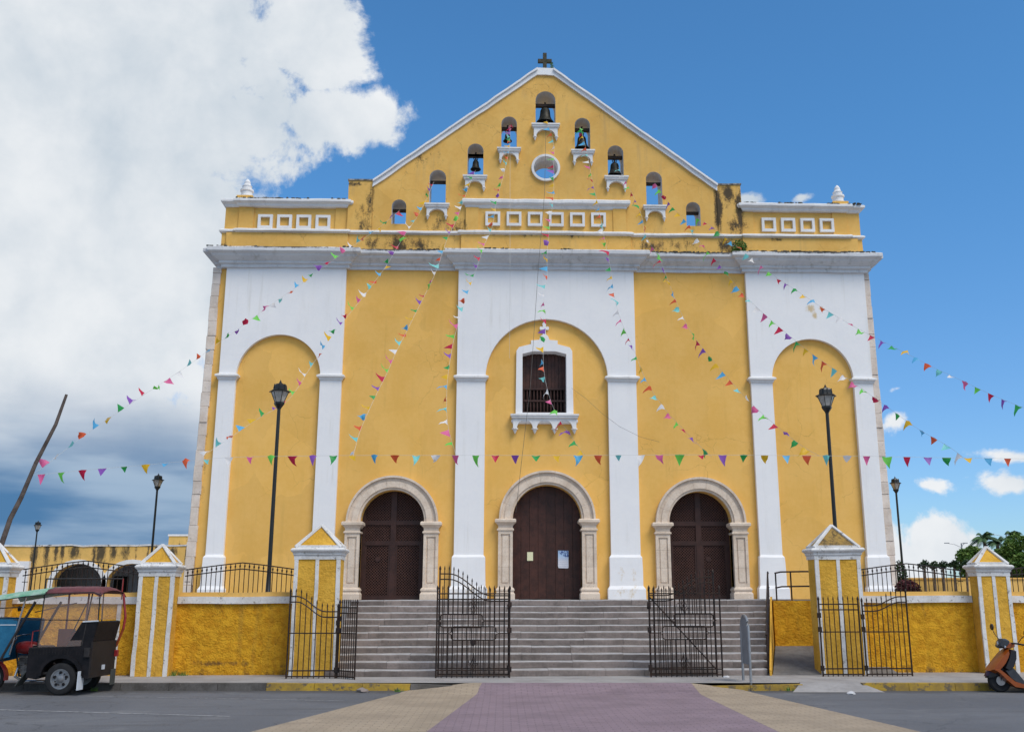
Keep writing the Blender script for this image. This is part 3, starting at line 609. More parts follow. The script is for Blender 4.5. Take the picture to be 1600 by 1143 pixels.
# doorway surrounds
def doorway(cx, hw, zap, central):
    zs = zap-hw; ow = .42; yf = YB-.16; ro = zap-zs+.40; ri = hw
    grp = CH
    # voussoirs
    nv = 9
    for k in range(nv):
        a0 = PI*k/nv+.0015; a1 = PI*(k+1)/nv-.0015
        g = MB()
        for (r0, r1, y0) in ((ri-.0, ri+.07, yf+.05), (ri+.07, ri+.25, yf+.0), (ri+.25, ri+.36, yf+.03), (ri+.36, ri+.42, yf-.05)):
            pts = arc(cx, zs, r0, a0, a1, 5)+list(reversed(arc(cx, zs, r1, a0, a1, 5)))
            g.plate(pts[::-1], [], y0, YB+(.3 if r0 == ri else .02))
        g.build('arch_stone', MT['stone'], grp)
    for s in (-1, 1):
        x0, x1 = sorted((cx+s*hw, cx+s*(hw+.44)))
        # base
        MB().loft(x0, x1, yf+.0, YB+.3, [(.07,FL),(.07,FL+.16),(.03,FL+.22),(.06,FL+.27),(.05,FL+.31),(.0,FL+.36)]).build('jamb_base', MT['stone'], grp)
        z0 = FL+.36; z1 = zs-.36; zz = z0; cuts = [z0, z0+(z1-z0)*.36, z0+(z1-z0)*.7, z1]
        for q in range(3):
            a, b = cuts[q]+.002, cuts[q+1]-.002
            g = MB(); g.box(x0, x1, yf+.045, YB+.3, a, b)
            g.box(x0, x0+.08, yf, yf+.046, a, b); g.box(x1-.08, x1, yf, yf+.046, a, b)
            if q == 0: g.box(x0+.08, x1-.08, yf+.001, yf+.046, a, a+.09)
            if q == 2: g.box(x0+.08, x1-.08, yf+.001, yf+.046, b-.09, b)
            g.box(x0+.13, x1-.13, yf+.02, yf+.046, a+(.14 if q == 0 else 0), b-(.14 if q == 2 else 0))
            g.build('jamb_stone', MT['stone'], grp)
        MB().loft(x0, x1, yf, YB+.3, [(.0,zs-.36),(.035,zs-.34),(.035,zs-.30),(.0,zs-.28),(.0,zs-.20),(.04,zs-.15),(.07,zs-.12),(.10,zs-.10),(.10,zs-.03),(.07,zs-.0)]).build('jamb_capital', MT['stone'], grp)
    return zs
YD = YB+.34
for di, (cx, hw, zap) in enumerate(doors):
    zs = doorway(cx, hw, zap, di == 1)
    h = hw+.01
    def top(x): return zs+math.sqrt(max(0, h*h-(x-cx)**2))
    if di == 1:
        DR = bpy.data.objects.new('plank_door', None); COL.objects.link(DR); DR.parent = CH; DR.location = (cx, YD, 0)
        n = 8; w = 2*h/n
        for k in range(n):
            a = cx-h+k*w+.004; b = a+w-.008; m_ = 6; pts = [(a, FL+.02), (b, FL+.02)]+[(b+(a-b)*i/m_, top(b+(a-b)*i/m_)) for i in range(m_+1)]
            MB().plate(pts, [], YD+random.uniform(0,.006), YD+.06).build('plank', MT['brown2'], DR)
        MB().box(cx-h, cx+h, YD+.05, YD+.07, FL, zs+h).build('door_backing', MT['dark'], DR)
        MB().box(cx-.012, cx+.012, YD-.012, YD+.02, FL+.02, zap).build('meeting_strip', MT['brown'], DR)
    else:
        DR = bpy.data.objects.new('lattice_door', None); COL.objects.link(DR); DR.parent = CH; DR.location = (cx, YD, 0)
        # frame
        bars = [(cx-h, cx-h+.12, FL, None), (cx+h-.12, cx+h, FL, None), (cx-.085, cx+.085, FL, None)]
        for a, b, z0, z1 in bars:
            pts = [(a, z0), (b, z0), (b, top(b)), ((a+b)/2, top((a+b)/2)), (a, top(a))]
            MB().plate(pts, [], YD-.02, YD+.06).build('stile', MT['brown'], DR)
        for z0, hh in ((FL, .12), (3.26, .13), (zs-.07, .14)):
            for a, b in ((cx-h+.12, cx-.085), (cx+.085, cx+h-.12)): MB().box(a, b, YD-.015, YD+.055, z0, z0+hh).build('rail', MT['brown'], DR)
        for q, a0, b0 in ((0, cx-h+.12, cx-.085), (1, cx+.085, cx+h-.12)):
            MB().box(a0, a0+.05, YD-.005, YD+.05, FL+.12, 3.26).build('stile', MT['brown'], DR); MB().box(b0-.05, b0, YD-.005, YD+.05, FL+.12, 3.26).build('stile', MT['brown'], DR)
        # lattice strips
        def inside(x, z):
            return abs(x-cx) < h and z > FL+.1 and z < top(x)-.0
        g = MB(); pitch = .085
        for sgn in (-1, 1):
            c = -6
            while c < 6:
                # line z = FL + sgn*(x-cx) + c
                seg = None; N = 60; pr = None
                for i in range(N+1):
                    x = cx-h+2*h*i/N; z = FL+sgn*(x-cx)+c; ok = inside(x, z)
                    if ok and seg is None: seg = (x, z)
                    if (not ok or i == N) and seg is not None:
                        e = pr
                        if e and abs(e[0]-seg[0]) > .02:
                            dxx = .007; yy = YD+(.012 if sgn > 0 else .022)
                            g.add([(seg[0]-dxx,yy,seg[1]+dxx*sgn*.5),(e[0]-dxx,yy,e[1]+dxx*sgn*.5),(e[0]+dxx,yy,e[1]-dxx*sgn*.5),(seg[0]+dxx,yy,seg[1]-dxx*sgn*.5),
                                   (seg[0]-dxx,yy+.01,seg[1]+dxx*sgn*.5),(e[0]-dxx,yy+.01,e[1]+dxx*sgn*.5),(e[0]+dxx,yy+.01,e[1]-dxx*sgn*.5),(seg[0]+dxx,yy+.01,seg[1]-dxx*sgn*.5)],
                                  [(0,1,2,3),(4,7,6,5),(0,4,5,1),(3,2,6,7)])
                        seg = None
                    pr = (x, z)
                c += pitch
        o = g.build('lattice', mat('lattice_brown_%d' % di, (.11,.048,.036), .6, .2, 5), DR, kind='stuff')
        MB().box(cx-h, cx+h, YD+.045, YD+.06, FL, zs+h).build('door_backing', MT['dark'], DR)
        MB().lathe([(.0,-.004),(.08,-.004),(.08,.0),(0,.0)], (cx+(-.45 if di == 0 else .28), YD+.004, FL+1.2), 12, 'y').build('door_plaque', MT['brown'], DR)
# door posters
def paper_mat(name, base, marks):
    m = bpy.data.materials.new(name); m.use_nodes = True; t = NT(m.node_tree); b = t.n['Principled BSDF']; b.inputs['Roughness'].default_value = .6
    tcn = t.node('ShaderNodeTexCoord'); gco = tcn.outputs['Generated']; x, y, z = t.sep(gco); c = base
    if marks == 'poster':
        c = t.mix(t.ss(z, .35, .75), (.72,.72,.78), (.42,.58,.80))
        rows = t.m('GREATER_THAN', t.m('SINE', t.m('MULTIPLY', z, 62)), .2)
        words = t.ss(t.noise(t.v('MULTIPLY', gco, (1, 0, 14)), 9, 3, .7), .46, .52)
        body = t.m('MULTIPLY', t.m('MULTIPLY', rows, words), t.m('LESS_THAN', z, .56))
        c = t.mix(t.m('MULTIPLY', body, .45), c, (.18,.22,.38))
        head = t.m('MULTIPLY', t.ss(t.noise(gco, 8, 4, .6), .44, .52), t.ss(t.m('ADD', z, t.m('MULTIPLY', x, .35)), .82, .95))
        c = t.mix(head, c, (.03,.07,.25))
    else:
        rows = t.m('GREATER_THAN', t.m('SINE', t.m('MULTIPLY', z, 70)), .3)
        words = t.ss(t.noise(t.v('MULTIPLY', gco, (1, 0, 10)), 10, 3, .7), .48, .55)
        c = t.mix(t.m('MULTIPLY', t.m('MULTIPLY', rows, words), .3), base, (.35,.34,.2))
    t.put(b.inputs['Base Color'], c); return m
tag(MB().box(-.60,-.42,YD-.018,YD-.012,2.80,3.06).build('paper_notice', paper_mat('yellow_paper', (.78,.76,.50), 'n')), 'small pale yellow sheet taped to left leaf of the central brown door', 'notice')
g = MB(); g.plate([(.36,2.58),(.64,2.57),(.66,2.60),(.66,3.10),(.345,3.11),(.34,2.64)], [], YD-.018, YD-.012)
tag(g.build('paper_poster', paper_mat('blue_poster', (.7,.7,.75), 'poster')), 'tall blue and white poster taped to right leaf of the central brown door', 'poster')

# bells
bp = [(.0,1.02),(.18,1.01),(.28,.95),(.325,.86),(.345,.80),(.345,.77),(.36,.6),(.385,.42),(.43,.26),(.50,.13),(.58,.04),(.61,.0),(.60,-.04),(.55,.0),(.45,.12),(.35,.3),(.28,.7),(0,.85)]
def bell(i, r, zmouth, label, stock=True, dx=0):
    cx, hw, z0, zap = W9[i]; cx += dx; zb = zap-hw-.04
    T = thing('bell', label, 'bell', (cx, .48, zmouth), group='bells hanging in the gable openings')
    s = r/.6; g = MB(); g.lathe([(a*s, b*s*1.05) for a, b in bp], (0, 0, 0), 20); g.build('bell_body', MT['bronze'], T, smooth=50, world=False)
    top = s*1.05
    g = MB(); g.box(-hw-.02-dx, hw+.02-dx, -.06, .06, zb-zmouth-.05, zb-zmouth+.05); g.build('beam', MT['wood'], T, world=False)
    g = MB(); 
    for sx in (-1, 1): g.tube([(sx*.05*s*2, 0, top-.02), (sx*.07, 0, (top+zb-zmouth)/2), (sx*.02, 0, zb-zmouth-.04)], .016, 6)
    g.box(-.03, .03, -.03, .03, top-.01, zb-zmouth+.13); g.build('hanger', MT['iron'], T, world=False)
    g = MB(); g.tube([(0, 0, .3*s), (.0, 0, -.10*s)], .018, 6); g.lathe([(0,-.06),(.035*s*2,-.02),(.04*s*2,.0),(.02,.05),(0,.06)], (0, 0, -.06), 8); g.build('clapper', MT['iron'], T, world=False)
bell(4, .29, 17.37, 'largest dark bronze bell in the topmost gable opening')
bell(3, .15, 16.66, 'small bell in the opening just left of the topmost one, with pennants tangled on it', dx=-.05)
bell(2, .175, 15.62, 'small bell on a wooden beam in the third gable opening from the left')
bell(5, .25, 16.42, 'mid-size bell in the opening just right of the topmost one')
bell(6, .245, 15.47, 'dark bell low in the third gable opening from the right')

# ------------------------------------------------------------------ steps and ramp
ST = thing('stone_steps', 'broad grey stone staircase of eleven steps up to the church doors', 'steps', (0, -9.05, SW))
NR = 11; RH = (FL-SW)/NR; TD = .3; Y0 = -9.05
for i in range(NR):
    x = -4.95-random.random()*.5; z0 = SW+i*RH; z1 = z0+RH; y0 = Y0+i*TD
    while x < 4.10+.30*TD*i:
        w = random.uniform(.75, 1.5); xr = 4.12+.30*TD*i; x1 = min(x+w, xr)
        if x1 > xr-.2: x1 = xr
        a = max(x, -4.95); dz = random.uniform(-.006,.004); dy = random.uniform(-.008,.008)
        g = MB(); b = .022
        yb = y0+TD+.05 if i < NR-1 else y0+.6
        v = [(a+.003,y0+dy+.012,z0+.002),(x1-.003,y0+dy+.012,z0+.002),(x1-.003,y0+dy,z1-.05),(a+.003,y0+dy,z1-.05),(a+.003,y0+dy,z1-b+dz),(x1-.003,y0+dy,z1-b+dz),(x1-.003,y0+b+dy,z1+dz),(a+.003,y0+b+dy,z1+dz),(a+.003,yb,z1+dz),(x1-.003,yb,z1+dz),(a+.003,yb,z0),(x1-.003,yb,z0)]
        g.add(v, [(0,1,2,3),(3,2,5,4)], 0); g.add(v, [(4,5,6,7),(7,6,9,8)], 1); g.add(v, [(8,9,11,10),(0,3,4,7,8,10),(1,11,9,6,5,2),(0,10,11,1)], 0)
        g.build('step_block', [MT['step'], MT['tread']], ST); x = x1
g = MB()
for i in range(NR): g.box(-4.93, 4.11+.30*TD*i, Y0+i*TD+.03, Y0+i*TD+TD+.1, SW-.05, SW+(i+1)*RH-.012)
g.build('step_core', MT['step_mortar'], ST)
structure(MB().plate([(-4.95, 0), (0, 0)], [], 0, 0).add([(-4.95,-5.5,FL+.001),(4.3,-5.5,FL+.001),(4.3,.3,FL+.001),(-4.95,.3,FL+.001)], [(0,1,2,3)]).build('landing', MT['concrete'])) if 0 else None
structure(MB().add([(-5.2,-5.75,FL+.0),(5.1,-5.75,FL+.0),(5.1,.26,FL+.0),(-5.2,.26,FL+.0)], [(0,1,2,3)]).build('landing', MT['tread']))
# ramp
RA = thing('access_ramp', 'grey concrete ramp rising between the stair rail and the right gate pillar', 'ramp', (4.8, -9, SW))
g = MB()
v = [(4.24,-9.0,SW+.002),(5.0,-6.5,.60),(5.0,-6.5,0),(4.24,-9.0,0),(6.9,-9.0,SW+.002),(6.9,-6.5,.60),(6.9,-6.5,0),(6.9,-9.0,0)]
g.add(v, [(0,1,2,3),(4,7,6,5),(0,4,5,1),(3,2,6,7),(0,3,7,4),(1,5,6,2)]); g.build('ramp_slab', mat('ramp_concrete', (.19,.183,.18), .95, .2, 2, (.115,.11,.108), .4, 30), RA)
RW = tag(MB().box(5.0, 7.4, -6.52, -6.28, .3, FL-.03).build('ramp_wall', MT['mustard']), 'mustard wall closing the back of the ramp beside the steps', 'wall')
def ex(y): return 4.17+.30*(y+9.05)
CK = thing('stair_cheek', 'narrow yellow sloping kerb between the steps and the ramp', 'stair kerb', (4.2, -9, SW))
g = MB(); v = []
for dx in (-.005, .035):
    v += [(ex(-9.15)+dx,-9.15,SW-.02),(ex(-9.15)+dx,-9.15,SW+.12),(ex(-6.3)+dx,-6.3,FL+.06),(ex(-6.0)+dx,-6.0,FL+.06),(ex(-6.0)+dx,-6.0,SW-.02)]
g.add(v, [(0,1,2,3,4),(9,8,7,6,5),(0,5,6,1),(1,6,7,2),(2,7,8,3)]); g.build('kerb_body', MT['pillar_y'], CK)
HR = thing('stair_handrail', 'dark pipe handrail climbing the right edge of the steps, seen nearly end-on', 'handrail', (4.2, -9, SW))
hx = -.035
MB().tube([(ex(-9.1)+hx,-9.1,SW+.80),(ex(-6.2)+hx,-6.2,FL+.62),(ex(-5.9)+hx,-5.9,FL+.62)], .022, 8).build('top_rail', MT['iron'], HR)
MB().tube([(ex(-9.1)+hx,-9.1,SW+.42),(ex(-6.2)+hx,-6.2,FL+.28),(ex(-5.9)+hx,-5.9,FL+.28)], .018, 8).build('mid_rail', MT['iron'], HR)
for k in range(11):
    y = -9.1+.29*k; z = SW+.05+(FL-SW)*min(1, max(0, (y+9.1)/2.9)); MB().tube([(ex(y)+hx,y,z),(ex(y)+hx,y,z+.72-.12*k/10)], .014, 8).build('post', MT['iron'], HR)
PR = thing('pipe_railing', 'low two-bar pipe railing on top of the ramp wall', 'railing', (5.8, -6.4, FL))
for z in (.29, .63): MB().tube([(5.1,-6.4,FL+z-.03),(5.25,-6.4,FL+z),(5.8,-6.4,FL+z+.01),(7.0,-6.4,FL+z)], .02, 8).build('pipe', MT['iron'], PR)
for x in (5.12, 5.48, 6.75): MB().tube([(x,-6.4,FL-.03),(x,-6.4,FL+.62)], .018, 8).build('post', MT['iron'], PR)

# ------------------------------------------------------------------ boundary walls, pillars, fences
def pillar(x0, x1, yf, zsh, zcap, zap, label, name='gate_pillar', depth=None, roofm='pillar_y'):
    dpt = depth or (x1-x0)*.52; cx = (x0+x1)/2; T = thing(name, label, 'pillar', (cx, yf+dpt/2, SW))
    MB().box(x0, x1, yf, yf+dpt, SW-.1, zsh).build('shaft', MT['pillar_y'], T, bevel=.012)
    w = .075
    for a, b in ((x0-.006, x0+w), (cx-w/2, cx+w/2), (x1-w, x1+.006)):
        MB().box(a, b, yf-.014, yf+.02 if a == cx-w/2 else yf+.03, SW, zsh-.001).build('white_band', MT['pillar_w'], T)
    MB().loft(x0, x1, yf, yf+dpt, [(.018,zsh-.05),(.018,zsh+.02),(.04,zsh+.05),(.04,zsh+.08),(.08,zsh+.12),(.09,zsh+.14),(.09,zcap-.02),(.06,zcap+.01)], back=True).build('capital', MT['pillar_w'], T)
    p = .005; bz = zcap+.01; bx0, bx1, by0, by1 = x0-p, x1+p, yf-p, yf+dpt+p; cy = yf+dpt/2
    MB().add([(bx0,by0,bz),(bx1,by0,bz),(bx1,by1,bz),(bx0,by1,bz),(cx,cy,zap)], [(3,2,1,0),(0,1,4),(1,2,4),(2,3,4),(3,0,4)]).build('pyramid', MT[roofm], T)
    for a in ((bx0,by0),(bx1,by0),(bx1,by1),(bx0,by1)):
        MB().tube([(a[0],a[1],bz+.01),(cx,cy,zap+.01)], [.04,.034], 5).build('ridge', MT['pillar_w'], T)
    g = MB(); g.loft(bx0, bx1, by0, by1, [(.01,bz-.002),(.012,bz+.05),(-.03,bz+.055)], back=True); g.build('pyramid_base', MT['pillar_w'], T)
    return T
pillar(-5.66,-4.72,-9.0,2.52,2.70,3.18,'left gate pillar with a pyramid cap beside the bottom of the steps')
pillar(5.27,6.24,-9.0,2.52,2.70,3.19,'right gate pillar with a dark-stained pyramid cap beside the ramp', roofm='stained')
pillar(-8.92,-8.20,-8.75,2.18,2.36,2.78,'slimmer wall pillar behind the rear end of the mototaxi','wall_pillar')
pillar(8.84,9.54,-8.75,2.18,2.36,2.74,'slimmer wall pillar behind the orange scooter','wall_pillar')
pillar(-12.35,-11.62,-8.75,2.18,2.36,2.80,'wall pillar cut by the left edge of the picture','wall_pillar')
def wall(x0, x1, label):
    T = thing('boundary_wall', label, 'wall', ((x0+x1)/2, -8.3, SW))
    MB().box(x0, x1, -8.40, -8.02, SW-.1, 1.58).build('wall_body', MT['mustard'], T)
    MB().box(x0+.01, x1-.01, -8.45, -8.0, 1.575, 1.72).build('white_band', MT['pillar_w'], T, bevel=.01)
    MB().box(x0+.02, x1-.02, -8.36, -8.05, 1.72, 1.81).build('ledge', MT['ochre'], T)
    return T
wall(-8.20,-5.66,'rough mustard wall between the left gate pillar and the next pillar')
wall(6.24,8.84,'rough mustard wall between the right gate pillar and the scooter')
wall(-11.62,-8.92,'rough mustard wall behind the mototaxi'); MB().box(-9.44,-9.36,-8.425,-8.38,SW,1.57).build('white_strip', MT['pillar_w'], bpy.data.objects['boundary_wall.002'])
wall(9.54,13,'rough mustard wall at the right edge behind the scooter handlebars')
def fence(x0, x1, h0, h1, label, n):
    T = thing('iron_fence', label, 'fence', ((x0+x1)/2, -8.2, 1.81), group='iron fences on the boundary walls')
    def top(x):
        u = (x-x0)/(x1-x0); return 1.81+h0+(h1-h0)*(.75*(1-abs(2*u-1))+.25*math.sin(PI*min(max(u, 0), 1)))
    for dz in (0, -.13):
        MB().tube([(x0+(x1-x0)*i/14, -8.2, top(x0+(x1-x0)*i/14)+dz) for i in range(15)], .013, 5).build('rail', MT['iron'], T)
    MB().tube([(x0,-8.2,1.81+.22),(x0+.12,-8.2,1.81+.22)], .01, 4).build('bracket', MT['iron'], T); MB().tube([(x1-.12,-8.2,1.81+.22),(x1,-8.2,1.81+.22)], .01, 4).build('bracket', MT['iron'], T)
    for k in range(n):
        x = x0+(x1-x0)*(k+.5)/n; z = top(x)
        g = MB(); g.tube([(x,-8.2,1.79),(x,-8.2,z)], .009, 5); g.lathe([(0,-.03),(.018,-.02),(.018,.02),(0,.03)], (x,-8.2,z-.065), 6); g.build('bar', MT['iron'], T)
fence(-8.15,-5.74,.47,.62,'arched iron fence left of the gate, in front of the left lamp post',24)
fence(6.32,8.78,.44,.60,'arched iron fence right of the gate, in front of the dark red shrub',24)
fence(-11.58,-8.98,.48,.66,'arched iron fence at far left, above the mototaxi',24)
fence(9.6,12.8,.45,.6,'arched iron fence section at the right edge',28)

def leaf_gate(label, hinge, width, ang, top, n, band=None, brace=False, y=-9.4, base=.17, plate_on=False, zl=None):
    """leaf in local XZ plane from x=0 (hinge) to width; top(u) = height of the upper rail"""
    T = thing('gate_leaf', label, 'gate', (hinge, y, 0), ang, group='black wrought iron gate leaves')
    N = 16; r = .010
    for dz in (0, -.11):
        MB().tube([(width*i/N, 0, top(i/N)+dz) for i in range(N+1)], .013, 5).build('top_rail', MT['iron'], T, world=False)
    for z in (base, base+.11): MB().tube([(0,0,z),(width,0,z)], .014, 5).build('bottom_rail', MT['iron'], T, world=False)
    for k in range(n+1):
        x = width*k/n; u = k/n; zt = top(u)+.12; e = k in (0, n)
        g = MB(); rr = .018 if e else r
        segs = [(base-.05, zt)]
        if band and band[0]+.02 < u < band[1]-.02: segs = [(base-.05, band[2]), (band[3], zt)]
        for a, b in segs: g.tube([(x,0,a),(x,0,b)], rr, 5)
        g.lathe([(rr,0),(rr*1.45,.02),(rr*1.1,.05),(0,.09)], (x,0,zt-.04), 6); g.build('bar', MT['iron'], T, world=False)
    if band:
        a, b, z0, z1 = band[0]*width, band[1]*width, band[2], band[3]; zm = (z0+z1)/2
        g = MB(); g.tube([(a+.05,0,z0),(b-.05,0,z0)], .013, 5); g.tube([(a+.05,0,z1),(b-.05,0,z1)], .013, 5)
        for q, s in ((a, -1), (b, 1)): g.tube([(q-s*.05,0,z0),(q,0,z0+.03),(q+s*.0,0,zm-.03),(q+s*.06,0,zm),(q,0,zm+.03),(q,0,z1-.03),(q-s*.05,0,z1)], .013, 5)
        g.tube([(0,0,zm),(a-.06,0,zm)], .011, 5); g.tube([(b+.06,0,zm),(width,0,zm)], .011, 5); g.tube([(a+.02,0,zm),(b-.02,0,zm)], .006, 4)
        m_ = int((b-a)/.075)
        for k in range(m_): xx = a+.06+(b-a-.12)*k/(m_-1); g.tube([(xx,0,z0),(xx,0,z1)], .005, 4)
        g.build('ornament_band', MT['iron'], T, world=False)
        # fleur ornaments above and below
        c = width*.5
        for zc, s in ((base+.25, -1), (top(.5)-.33, 1)):
            g = MB()
            for sx in (-1, 1):
                g.tube([(c, 0, zc-.12*s), (c+sx*.03, 0, zc), (c+sx*.07, 0, zc+.05*s), (c+sx*.10, 0, zc+.02*s), (c+sx*.10, 0, zc-.03*s)], .008, 4)
                g.tube([(c, 0, zc+.02*s), (c+sx*.04, 0, zc+.09*s), (c, 0, zc+.17*s)], .007, 4)
            g.tube([(c, 0, zc-.16*s), (c, 0, zc+.2*s)], .009, 4); g.build('scroll', MT['iron'], T, world=False)
    else: MB().tube([(0,0,1.0),(width,0,1.0)], .012, 5).build('mid_rail', MT['iron'], T, world=False)
    if brace: MB().tube([(0,-.012,top(0)-.06),(width*.92,-.012,base+.1)], .013, 5).build('brace', MT['iron'], T, world=False)
    for z in (base+.12, 1.05, top(0)-.22): MB().box(-.04,.03,-.025,.025,z-.05,z+.05).build('hinge', MT['iron'], T, world=False)
    if plate_on: MB().plate([(width*.46,.80),(width*.5,.72),(width*.54,.80),(width*.54,.86),(width*.46,.86)], [], -.03, .02).build('lock_plate', MT['iron'], T, world=False)
    return T
def curve_top(lo, hi): return lambda u: lo+(hi-lo)*(.5-.5*math.cos(PI*min(1, max(0, (u-.25)/.62))))
GA = leaf_gate('flat-topped ornamented gate leaf left of the central stair opening, the front one of its pair', -1.19, 1.47, PI, lambda u: 1.77, 14, (.19,.80,.86,1.12), plate_on=True)
leaf_gate('curve-topped gate leaf folded behind the flat one left of the stair opening', -1.21, 1.42, PI-.04, curve_top(1.73, 2.17), 15, (.38,.98,1.10,1.36), y=-9.28, base=.19)
leaf_gate('flat-topped gate leaf with a diagonal brace right of the central stair opening', 1.66, 1.45, .0, lambda u: 1.77, 14, (.18,.80,.86,1.12), brace=True)
leaf_gate('curve-topped gate leaf folded behind the braced one right of the stair opening', 1.67, 1.36, .05, curve_top(1.73, 2.10), 15, (.38,.98,1.10,1.36), y=-9.30, base=.19)
leaf_gate('curve-topped gate leaf flat against the left gate pillar', -4.66, .97, PI, curve_top(1.42, 1.72), 9)
leaf_gate('gate leaf swung nearly end-on beside the left gate pillar', -4.63, .55, -.75, lambda u: 1.50, 8, y=-9.38)
leaf_gate('flat-topped gate leaf in front of the right gate pillar', 5.16, .82, 0, lambda u: 1.55, 8)
leaf_gate('curve-topped gate leaf against the wall right of the right gate pillar', 6.06, .93, 0, curve_top(1.52, 1.70), 9)


# ------------------------------------------------------------------ lamp posts
def lamp(x, y, ztip, label, z0=FL):
    T = thing('street_lamp', label, 'street lamp', (x, y, z0), group='black lantern lamp posts in the churchyard')
    zt = ztip-z0-.70
    g = MB(); g.lathe([(.10,0),(.10,.12),(.06,.18),(.048,.6),(.040,zt)], n=12); g.build('pole', MT['pole'], T, world=False, smooth=40)
    g = MB(); g.lathe([(.04,zt-.03),(.05,zt),(.07,zt+.03),(.12,zt+.10),(.125,zt+.14),(.10,zt+.15)], n=6); g.build('cup', MT['pole'], T, world=False)
    g = MB(); g.lathe([(.10,zt+.145),(.205,zt+.40)], n=6); g.build('lantern_glass', MT['glass'], T, world=False)
    g = MB()
    for k in range(6):
        q = 2*PI*k/6; g.tube([(.105*math.cos(q),.105*math.sin(q),zt+.145),(.21*math.cos(q),.21*math.sin(q),zt+.40)], .008, 4)
    g.build('lantern_frame', MT['pole'], T, world=False)
    g = MB(); g.lathe([(.25,zt+.385),(.255,zt+.40),(.165,zt+.44),(.155,zt+.53),(.13,zt+.57),(.05,zt+.59),(.045,zt+.60)], n=6); g.build('cap', MT['pole'], T, world=False)
    for k in range(6):
        q = 2*PI*(k+.5)/6; MB().tube([(.15*math.cos(q),.15*math.sin(q),zt+.45),(.135*math.cos(q),.135*math.sin(q),zt+.57)], .012, 4).build('cap_rib', MT['pole'], T, world=False)
    g = MB(); g.lathe([(.0,zt+.58),(.045,zt+.60),(.02,zt+.625),(.026,zt+.64),(.01,zt+.66),(.0,zt+.70)], n=8); g.build('finial', MT['pole'], T, world=False)
    g = MB(); g.lathe([(.03,zt+.15),(.045,zt+.2),(.05,zt+.27),(.03,zt+.33),(0,zt+.35)], n=10); g.build('bulb', MT['trim'], T, world=False)
pL = at(440,592,-7.3); pR = at(1289,599,-7.3); lamp(pL.x-.02, -7.3, pL.z, 'tall black lamp post in front of the left white arch of the church'); lamp(pR.x+.0, -7.3, pR.z, 'tall black lamp post in front of the right white arch of the church')
for px_, py_, Y, lb in ((248,738,10,'black lamp post just left of the church corner against dark cloud'), (60,812,30,'smallest, farthest lamp post, above the arcaded building at left'), (1398,743,10,'black lamp post just right of the church corner against blue sky')):
    q = at(px_, py_, Y); lamp(q.x, Y, q.z, lb)

# ------------------------------------------------------------------ leaning pole
LP = [at(x, y, -8.0) for x, y in ((104,616),(96,638),(87,663),(72,692),(56,723),(48,742),(33,777),(16,810),(3,848),(-14,900),(-20,925))]
g = MB(); g.tube(LP, [.030,.034,.038,.041,.044,.045,.049,.053,.056,.06,.062], 9); tag(g.build('leaning_pole', MT['rustpole'], smooth=50), 'bare crooked tree trunk leaning at far left with bunting tied to it', 'pole')

# ------------------------------------------------------------------ sign (edge on), at the kerb
T = thing('sign_stand', 'grey round-topped sign on two pipe legs seen almost edge-on at the kerb', 'sign', (3.3, -10.6, 0))
ya, yb_ = -10.82, -10.26; path = [(3.335,ya,0),(3.335,ya,1.08)]+[(3.335-.01*i/10,ya+(yb_-ya)*(.5-.5*math.cos(PI*i/10)),1.08+.27*math.sin(PI*i/10)) for i in range(1,10)]+[(3.325,yb_,1.05),(3.325,yb_,SW)]
MB().tube(path, .026, 8).build('pipe_frame', MT['galv'], T, smooth=50)
pts = [(ya+.05,.45),(yb_-.05,.45)]+[(( ya+yb_)/2+(yb_-ya-.1)/2*math.cos(PI*i/10),1.06+.25*math.sin(PI*i/10)) for i in range(11)]
g = MB(); n = len(pts); g.add([(3.315,y,z) for y, z in pts]+[(3.33,y,z) for y, z in pts], [tuple(range(n)), tuple(range(2*n-1,n-1,-1))]+[(i,(i+1)%n,(i+1)%n+n,i+n) for i in range(n)])
g.build('sign_panel', MT['signback'], T)

# ------------------------------------------------------------------ bunting
flag_mesh = {}
def fmesh(col, k):
    key = (col, k)
    if key not in flag_mesh:
        rnd = random.Random(hash(col) % 7+k*13); w = .118; h = .245
        c1, c2, c3 = [(0,.02,-.01),(.05,.03,.02),(-.07,.05,.03),(.03,-.05,.04),(.09,.02,.05)][k]
        g = MB(); g.add([(-w,0,0),(0,c2,.0),(w,0,0),(-w*.62,c1*.6,-h*.36),(w*.62,-c1*.5,-h*.36),(0,c2*.5+.012,-h*.4),(-w*.25+c1*.3,c3,-h*.75),(w*.28+c1*.3,c3*.6,-h*.72),(c1,c3*2,-h)],
            [(0,3,5,1),(1,5,4,2),(3,6,5),(5,6,7),(5,7,4),(6,8,7)])
        flag_mesh[key] = g.mesh('pennant_'+col, FM[col], smooth=1)
    return flag_mesh[key]
cord_m = mat('white_cord', (.6,.6,.58), .8, .1, 5)
